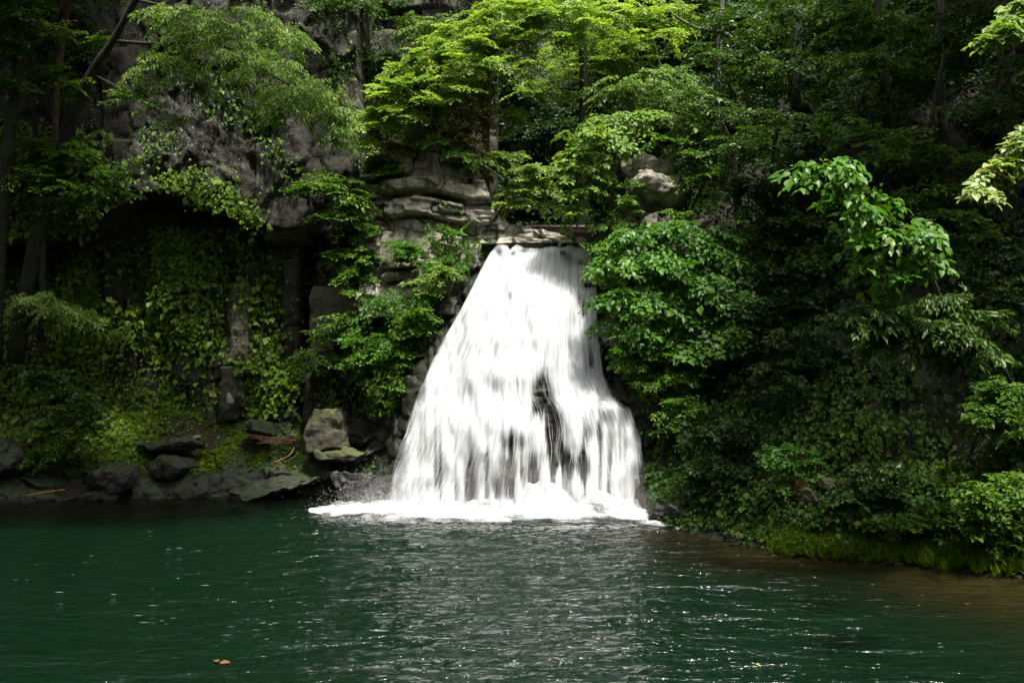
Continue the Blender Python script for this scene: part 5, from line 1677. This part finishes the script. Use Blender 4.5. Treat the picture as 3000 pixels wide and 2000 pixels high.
cover('ledge_sprouts', 'sparse leafy sprouts on the left shore ledge', 'shoreledge', 2600,
      lambda c, n: sstep(.35, .7, c[:, 2]) * clump(c, 1.3, 231, .15, .5), 'mid', .085, .42, mode='flat', lift=(.01, .12))
cover('moss_carpet', 'bright moss and tiny leaves carpeting the left ledge', 'ground', 26000,
      lambda c, n: sstep(-12.4, -11.5, c[:, 0]) * sstep(-5.8, -6.8, c[:, 0]) * sstep(.55, .9, c[:, 2]) * sstep(3.2, 2.6, c[:, 2]) * sstep(22, 23, c[:, 1]) * (0.03 + clump(c, 0.7, 217, -0.25, 0.2)), 'moss', .07, .45, mode='flat', lift=(.01, .06))
cover('right_bank_ivy', 'dark ivy and leaf litter low on the right bank', 'ground', 36000,
      lambda c, n: sstep(3.2, 4.2, c[:, 0]) * sstep(24, 22, c[:, 1]) * sstep(9, 11, c[:, 1]) * sstep(.25, .5, c[:, 2]) * sstep(3.6, 2.4, c[:, 2]) * sstep(14, 12, c[:, 0]) * (0.10 + clump(c, 0.9, 219, -0.1, 0.4)), 'dark', .105, .40, mode='ivy', lift=(.02, .4))
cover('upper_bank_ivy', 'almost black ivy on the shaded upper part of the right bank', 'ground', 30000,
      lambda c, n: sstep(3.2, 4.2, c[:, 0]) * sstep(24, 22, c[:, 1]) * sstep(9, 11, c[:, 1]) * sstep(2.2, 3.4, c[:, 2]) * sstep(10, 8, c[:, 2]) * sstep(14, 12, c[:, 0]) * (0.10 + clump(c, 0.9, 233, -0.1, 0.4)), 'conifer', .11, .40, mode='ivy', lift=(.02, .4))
cover('right_bank_leaves', 'lighter leaves scattered through the right bank ivy', 'ground', 9000,
      lambda c, n: sstep(4.0, 5.0, c[:, 0]) * sstep(22, 20, c[:, 1]) * sstep(9, 11, c[:, 1]) * sstep(.25, .4, c[:, 2]) * sstep(7, 5, c[:, 2]) * sstep(13, 11, c[:, 0]) * clump(c, 1.0, 221, 0.0, 0.4), 'mid', .10, .40, mode='ivy', lift=(.05, .45))
cover('shaded_shore_leaves', 'dark creeping leaves on the shaded waterline right of the falls', 'ground', 9000,
      lambda c, n: sstep(3.2, 3.5, c[:, 0]) * sstep(7.0, 6.0, c[:, 0]) * sstep(22, 21, c[:, 1]) * sstep(14, 15, c[:, 1]) * sstep(0.02, .1, c[:, 2]) * sstep(1.2, .8, c[:, 2]), 'dark', .09, .42, mode='ivy', lift=(.02, .2))
cover('shore_grass', 'short bright grass along the right waterline', 'ground', 46000,
      lambda c, n: sstep(4.8, 5.4, c[:, 0]) * sstep(17.5, 16.5, c[:, 1]) * sstep(9, 11, c[:, 1]) * sstep(-0.02, .04, c[:, 2]) * sstep(.95, .35, c[:, 2]) * sstep(13, 11, c[:, 0]), 'grass', .17, .075, mode='grass', lift=(0, .01))
cover('shore_moss', 'mossy leaves behind the right shore grass', 'ground', 26000,
      lambda c, n: sstep(4.8, 5.4, c[:, 0]) * sstep(17.5, 16.5, c[:, 1]) * sstep(9, 11, c[:, 1]) * sstep(0.2, .4, c[:, 2]) * sstep(1.7, 1.1, c[:, 2]) * sstep(13, 11, c[:, 0]) * (.1 + clump(c, 1, 223, -.2, .3)), 'moss', .085, .42, mode='flat', lift=(.01, .10))
cover('back_undergrowth', 'dark undergrowth on the slopes behind the lip', 'ground', 30000,
      lambda c, n: sstep(27, 29, c[:, 1]) * sstep(48, 40, c[:, 1]) * sstep(-6, -3, c[:, 0]) * sstep(26, 20, c[:, 0]) * clump(c, .5, 225, -.4, .2), 'conifer', .17, .36, mode='ivy', lift=(.05, .5))
# dead fern fronds on the right bank
for px, py, Y, lab in [(2345, 1420, 16.9, 'rusty dead fern frond left of the flat mossy stone'), (2462, 1458, 16.7, 'rusty dead fern frond below the flat mossy stone'),
                       (2350, 1335, 17.2, 'reddish dead frond above the light-green clump')]:
    shrub('dead_fern', lab, P(px, py - 18, Y + .1), [G('fern', 'fern_dead', [pad(px, py, Y, 8, 14, 1.2)], leaf=.05, ratio=.18, slen=.2, dens=14, drop=1.2, twig=.003)], cat='fern', stems=False)

# far wooded slopes
def slope_pads(n, x0, x1, y0, y1, seed, rmin=.7, rmax=1.5, hmax=2.5, test=None):
    r = np.random.default_rng(seed)
    out = []
    while len(out) < n:
        x, y = r.uniform(x0, x1), r.uniform(y0, y1)
        if test and not test(x, y):
            continue
        rr_ = r.uniform(rmin, rmax)
        out.append((np.array([x, y, gz(x, y) + r.uniform(0.2, hmax)]), np.array([rr_, rr_, rr_ * .6]), 1.0))
    return out


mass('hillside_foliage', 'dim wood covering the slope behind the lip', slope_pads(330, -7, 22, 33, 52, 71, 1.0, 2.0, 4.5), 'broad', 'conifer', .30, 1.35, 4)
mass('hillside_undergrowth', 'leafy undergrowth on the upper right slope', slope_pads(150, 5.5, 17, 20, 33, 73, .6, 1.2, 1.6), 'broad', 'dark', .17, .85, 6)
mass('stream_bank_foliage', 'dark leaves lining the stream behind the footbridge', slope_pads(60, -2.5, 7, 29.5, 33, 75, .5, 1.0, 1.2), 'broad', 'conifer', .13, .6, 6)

# ------------------------------------------------------------------ fallen sticks, leaves, footbridge
for lab, pts, r0, mt in [
    ('long red-brown stick lying above the shore left of the boulder', [(722, 1273, 24.4), (800, 1283, 24.2), (866, 1290, 24.0)], .022, 'stick_red'),
    ('short red-brown stick just under the long one', [(752, 1299, 24.1), (800, 1295, 24.1), (850, 1298, 23.9)], .018, 'stick_red'),
    ('orange bent stick leaning at the foot of the boulder', [(797, 1356, 23.3), (845, 1335, 23.4), (862, 1310, 23.6)], .020, 'stick_orange'),
    ('orange-red stick lying on the waterline at the far left', [(75, 1452, 22.3), (130, 1442, 22.4), (190, 1433, 22.6)], .028, 'stick_orange'),
    ('thin brown twig lying on the grey shore rock', [(285, 1338, 23.0), (320, 1343, 22.9), (355, 1345, 22.9)], .010, 'stick_orange'),
    ('dull fallen branch at the foot of the boulder, right of the orange stick', [(825, 1358, 23.3), (858, 1340, 23.4), (875, 1322, 23.6)], .016, 'bark_grey')]:
    V, F, T = tube([P(*p) for p in pts], [r0, r0 * .8, r0 * .5], 6, bump=.2)
    tag(build('fallen_stick', V, [F, T], M[mt]), lab, 'stick')
for lab, px, py, s, mt in [('tan dead leaf floating in the pool at lower left', 642, 1938, .13, 'fern_dead'), ('small yellow leaf floating in the pool at lower right', 2214, 1942, .06, 'pale')]:
    c = P(px, py, CAM_H * FPX / (py - 1080))
    V, F, T = leaf_mesh(np.array([[c[0], c[1], .03], [c[0] - s * .2, c[1] + s * .2, .032]]), np.array([[1, .2, .05], [-.6, .8, .1]]), np.array([[0, -.2, 1.], [0, 0, 1.]]),
                        np.array([s, s * .8]), np.array([.7, .5]), .35, True)
    tag(build('floating_leaf', V, F, M[mt], attrs={'tint': T}), lab, 'leaf')

M['rail'] = mat_plain('weathered_rail', (0.16, 0.13, 0.13), (0.30, 0.25, 0.25), 8)
M['beam'] = mat_plain('red_brown_beam', (0.05, 0.028, 0.026), (0.10, 0.055, 0.05), 6)


def box_geo(a, b):
    x0, y0, z0 = a
    x1, y1, z1 = b
    V = np.array([(x, y, z) for x in (x0, x1) for y in (y0, y1) for z in (z0, z1)], float)
    F = np.array([(0, 1, 3, 2), (4, 6, 7, 5), (0, 4, 5, 1), (2, 3, 7, 6), (0, 2, 6, 4), (1, 5, 7, 3)])
    return V, F


fa, fb = P(1540, 664, 27.0), P(1745, 664, 27.0)
br = empty('footbridge', (fa + fb) / 2 - np.array([0, 0, .35]), 'low footbridge crossing the stream behind the waterfall lip', 'bridge')
for dy in (0, 0.95):
    V, F = box_geo((fa[0], 27.0 + dy, fa[2] - .17), (fb[0], 27.12 + dy, fa[2] - .015))
    build('beam', V, F, M['beam'], parent=br, smooth=False)
n_pl = 12
for k in range(n_pl):
    x0 = fa[0] + (fb[0] - fa[0]) * k / n_pl
    V, F = box_geo((x0 + .006, 26.93, fa[2] - .012), (x0 + (fb[0] - fa[0]) / n_pl - .006, 28.13, fa[2] + .035 + .004 * (k % 3)))
    build('plank', V, F, M['rail'], parent=br, smooth=False)
# upper stream behind the lip
sx = np.linspace(-0.9, 2.55, 60)
sy = np.linspace(24.45, 33, 90)
SX, SY = np.meshgrid(sx, sy, indexing='ij')
lipz = P(1600, 716, 24.6)[2]
SZ = lipz + 0.02 + 0.03 * (SY - 24.6) + 0.03 * fbm(np.stack([SX * 2, SY * 2, 0 * SX], -1), 3, 31)
M['stream'] = mat_plain('stream_water', (0.05, 0.06, 0.05), (0.4, 0.42, 0.43), 5, .12, .6)
tag(build('stream_water', np.stack([SX, SY, SZ], -1).reshape(-1, 3), grid_faces(60, 90), M['stream']), 'stream running to the waterfall lip', kind='structure')

# ------------------------------------------------------------------ added unseen trees, crowns set where they shade banks and cliff
CAN = [
    ('high leaning tree on the right bank level with the large-leaved branch', (12.0, 14.5), 15.0, 4.8, (-2.0, 0.0)),
    ('high tree up the right slope', (13.5, 19.0), 17.0, 4.2, (-2.5, -1.5)),
    ('high tree far up the right slope', (16.0, 25.0), 21.0, 4.5, (-2.0, -2.0)),
    ('high tree leaning over the pool from the left shore', (-17.5, 15.5), 15.5, 4.4, (6.5, 1.5)),
    ('high tree at the far left shore', (-19.0, 21.0), 16.5, 4.0, (3.0, -1.0)),
    ('high tree on the near left shore', (-20.5, 9.0), 13.0, 4.6, (2.0, 0.0)),
    ('second tree leaning over the pool from the left shore', (-15.0, 14.5), 15.5, 2.7, (9.0, 2.2)),
    ('high tree on top of the left cliff', (-14.0, 26.5), 19.5, 4.2, (0.5, -3.8)),
]
for i, (lab, (bx, by), top, rc, (lx, ly)) in enumerate(CAN):
    z0 = max(gz(bx, by), 0) - .3
    if 'cliff' in lab:
        z0 = 17.0
    r = np.random.default_rng(500 + i)
    pads = []
    for k in range(9):
        a = k * 2.4
        q = rc * (0.25 + 0.75 * (k / 8)) * .75
        pads.append((np.array([bx + lx + q * math.cos(a), by + ly + q * math.sin(a), top + r.uniform(-1.2, 1.8)]), np.array([1.7, 1.7, .7]), 1.0))
    tree('canopy_tree', lab, [np.array([bx, by, z0]), np.array([bx + lx * .3, by + ly * .3, (z0 + top) / 2]), np.array([bx + lx * .9, by + ly * .9, top])], [.3, .24, .12],
         [G('broad', 'dark', pads, leaf=.24, ratio=.38, slen=1.2, dens=10, twig=.01)], group=None)
# unseen wood on the camera's side of the pool, added to block low sky light
for i, (bx, by, hh, rc) in enumerate([(-14, -5, 14, 5.0), (-6, -9, 15, 5.0), (3, -10, 16, 5.0), (11, -7, 15, 5.0), (17, 1, 14, 5.0), (-22, 2, 14, 5.0), (18, 8, 15, 4.5)]):
    z0 = max(gz(bx, by), 0) - .3
    pads = []
    for k in range(12):
        an = k * 2.4
        q = rc * (0.2 + 0.8 * (k / 11)) * .8
        pads.append((np.array([bx + q * math.cos(an), by + q * math.sin(an), z0 + 3.5 + (hh - 4) * ((k * 5) % 12) / 11]), np.array([2.2, 2.2, 1.1]), 1.0))
    tree('near_side_tree', ['spreading tree behind the viewer at the far left', 'spreading tree behind the viewer left of the middle', 'spreading tree behind the viewer right of the middle',
                            'spreading tree behind the viewer on the right', 'spreading tree on the near right shore', 'spreading tree on the near left shore beyond the picture',
                            'spreading tree on the right shore beyond the picture'][i],
         [np.array([bx, by, z0]), np.array([bx + .3, by + .2, z0 + hh * .5]), np.array([bx, by, z0 + hh])], [.3, .22, .06],
         [G('broad', 'dark', pads, leaf=.5, ratio=.42, slen=2.2, dens=9, twig=.015)])
print('leaves', STATS['leaves'], 'objects', len(bpy.data.objects))
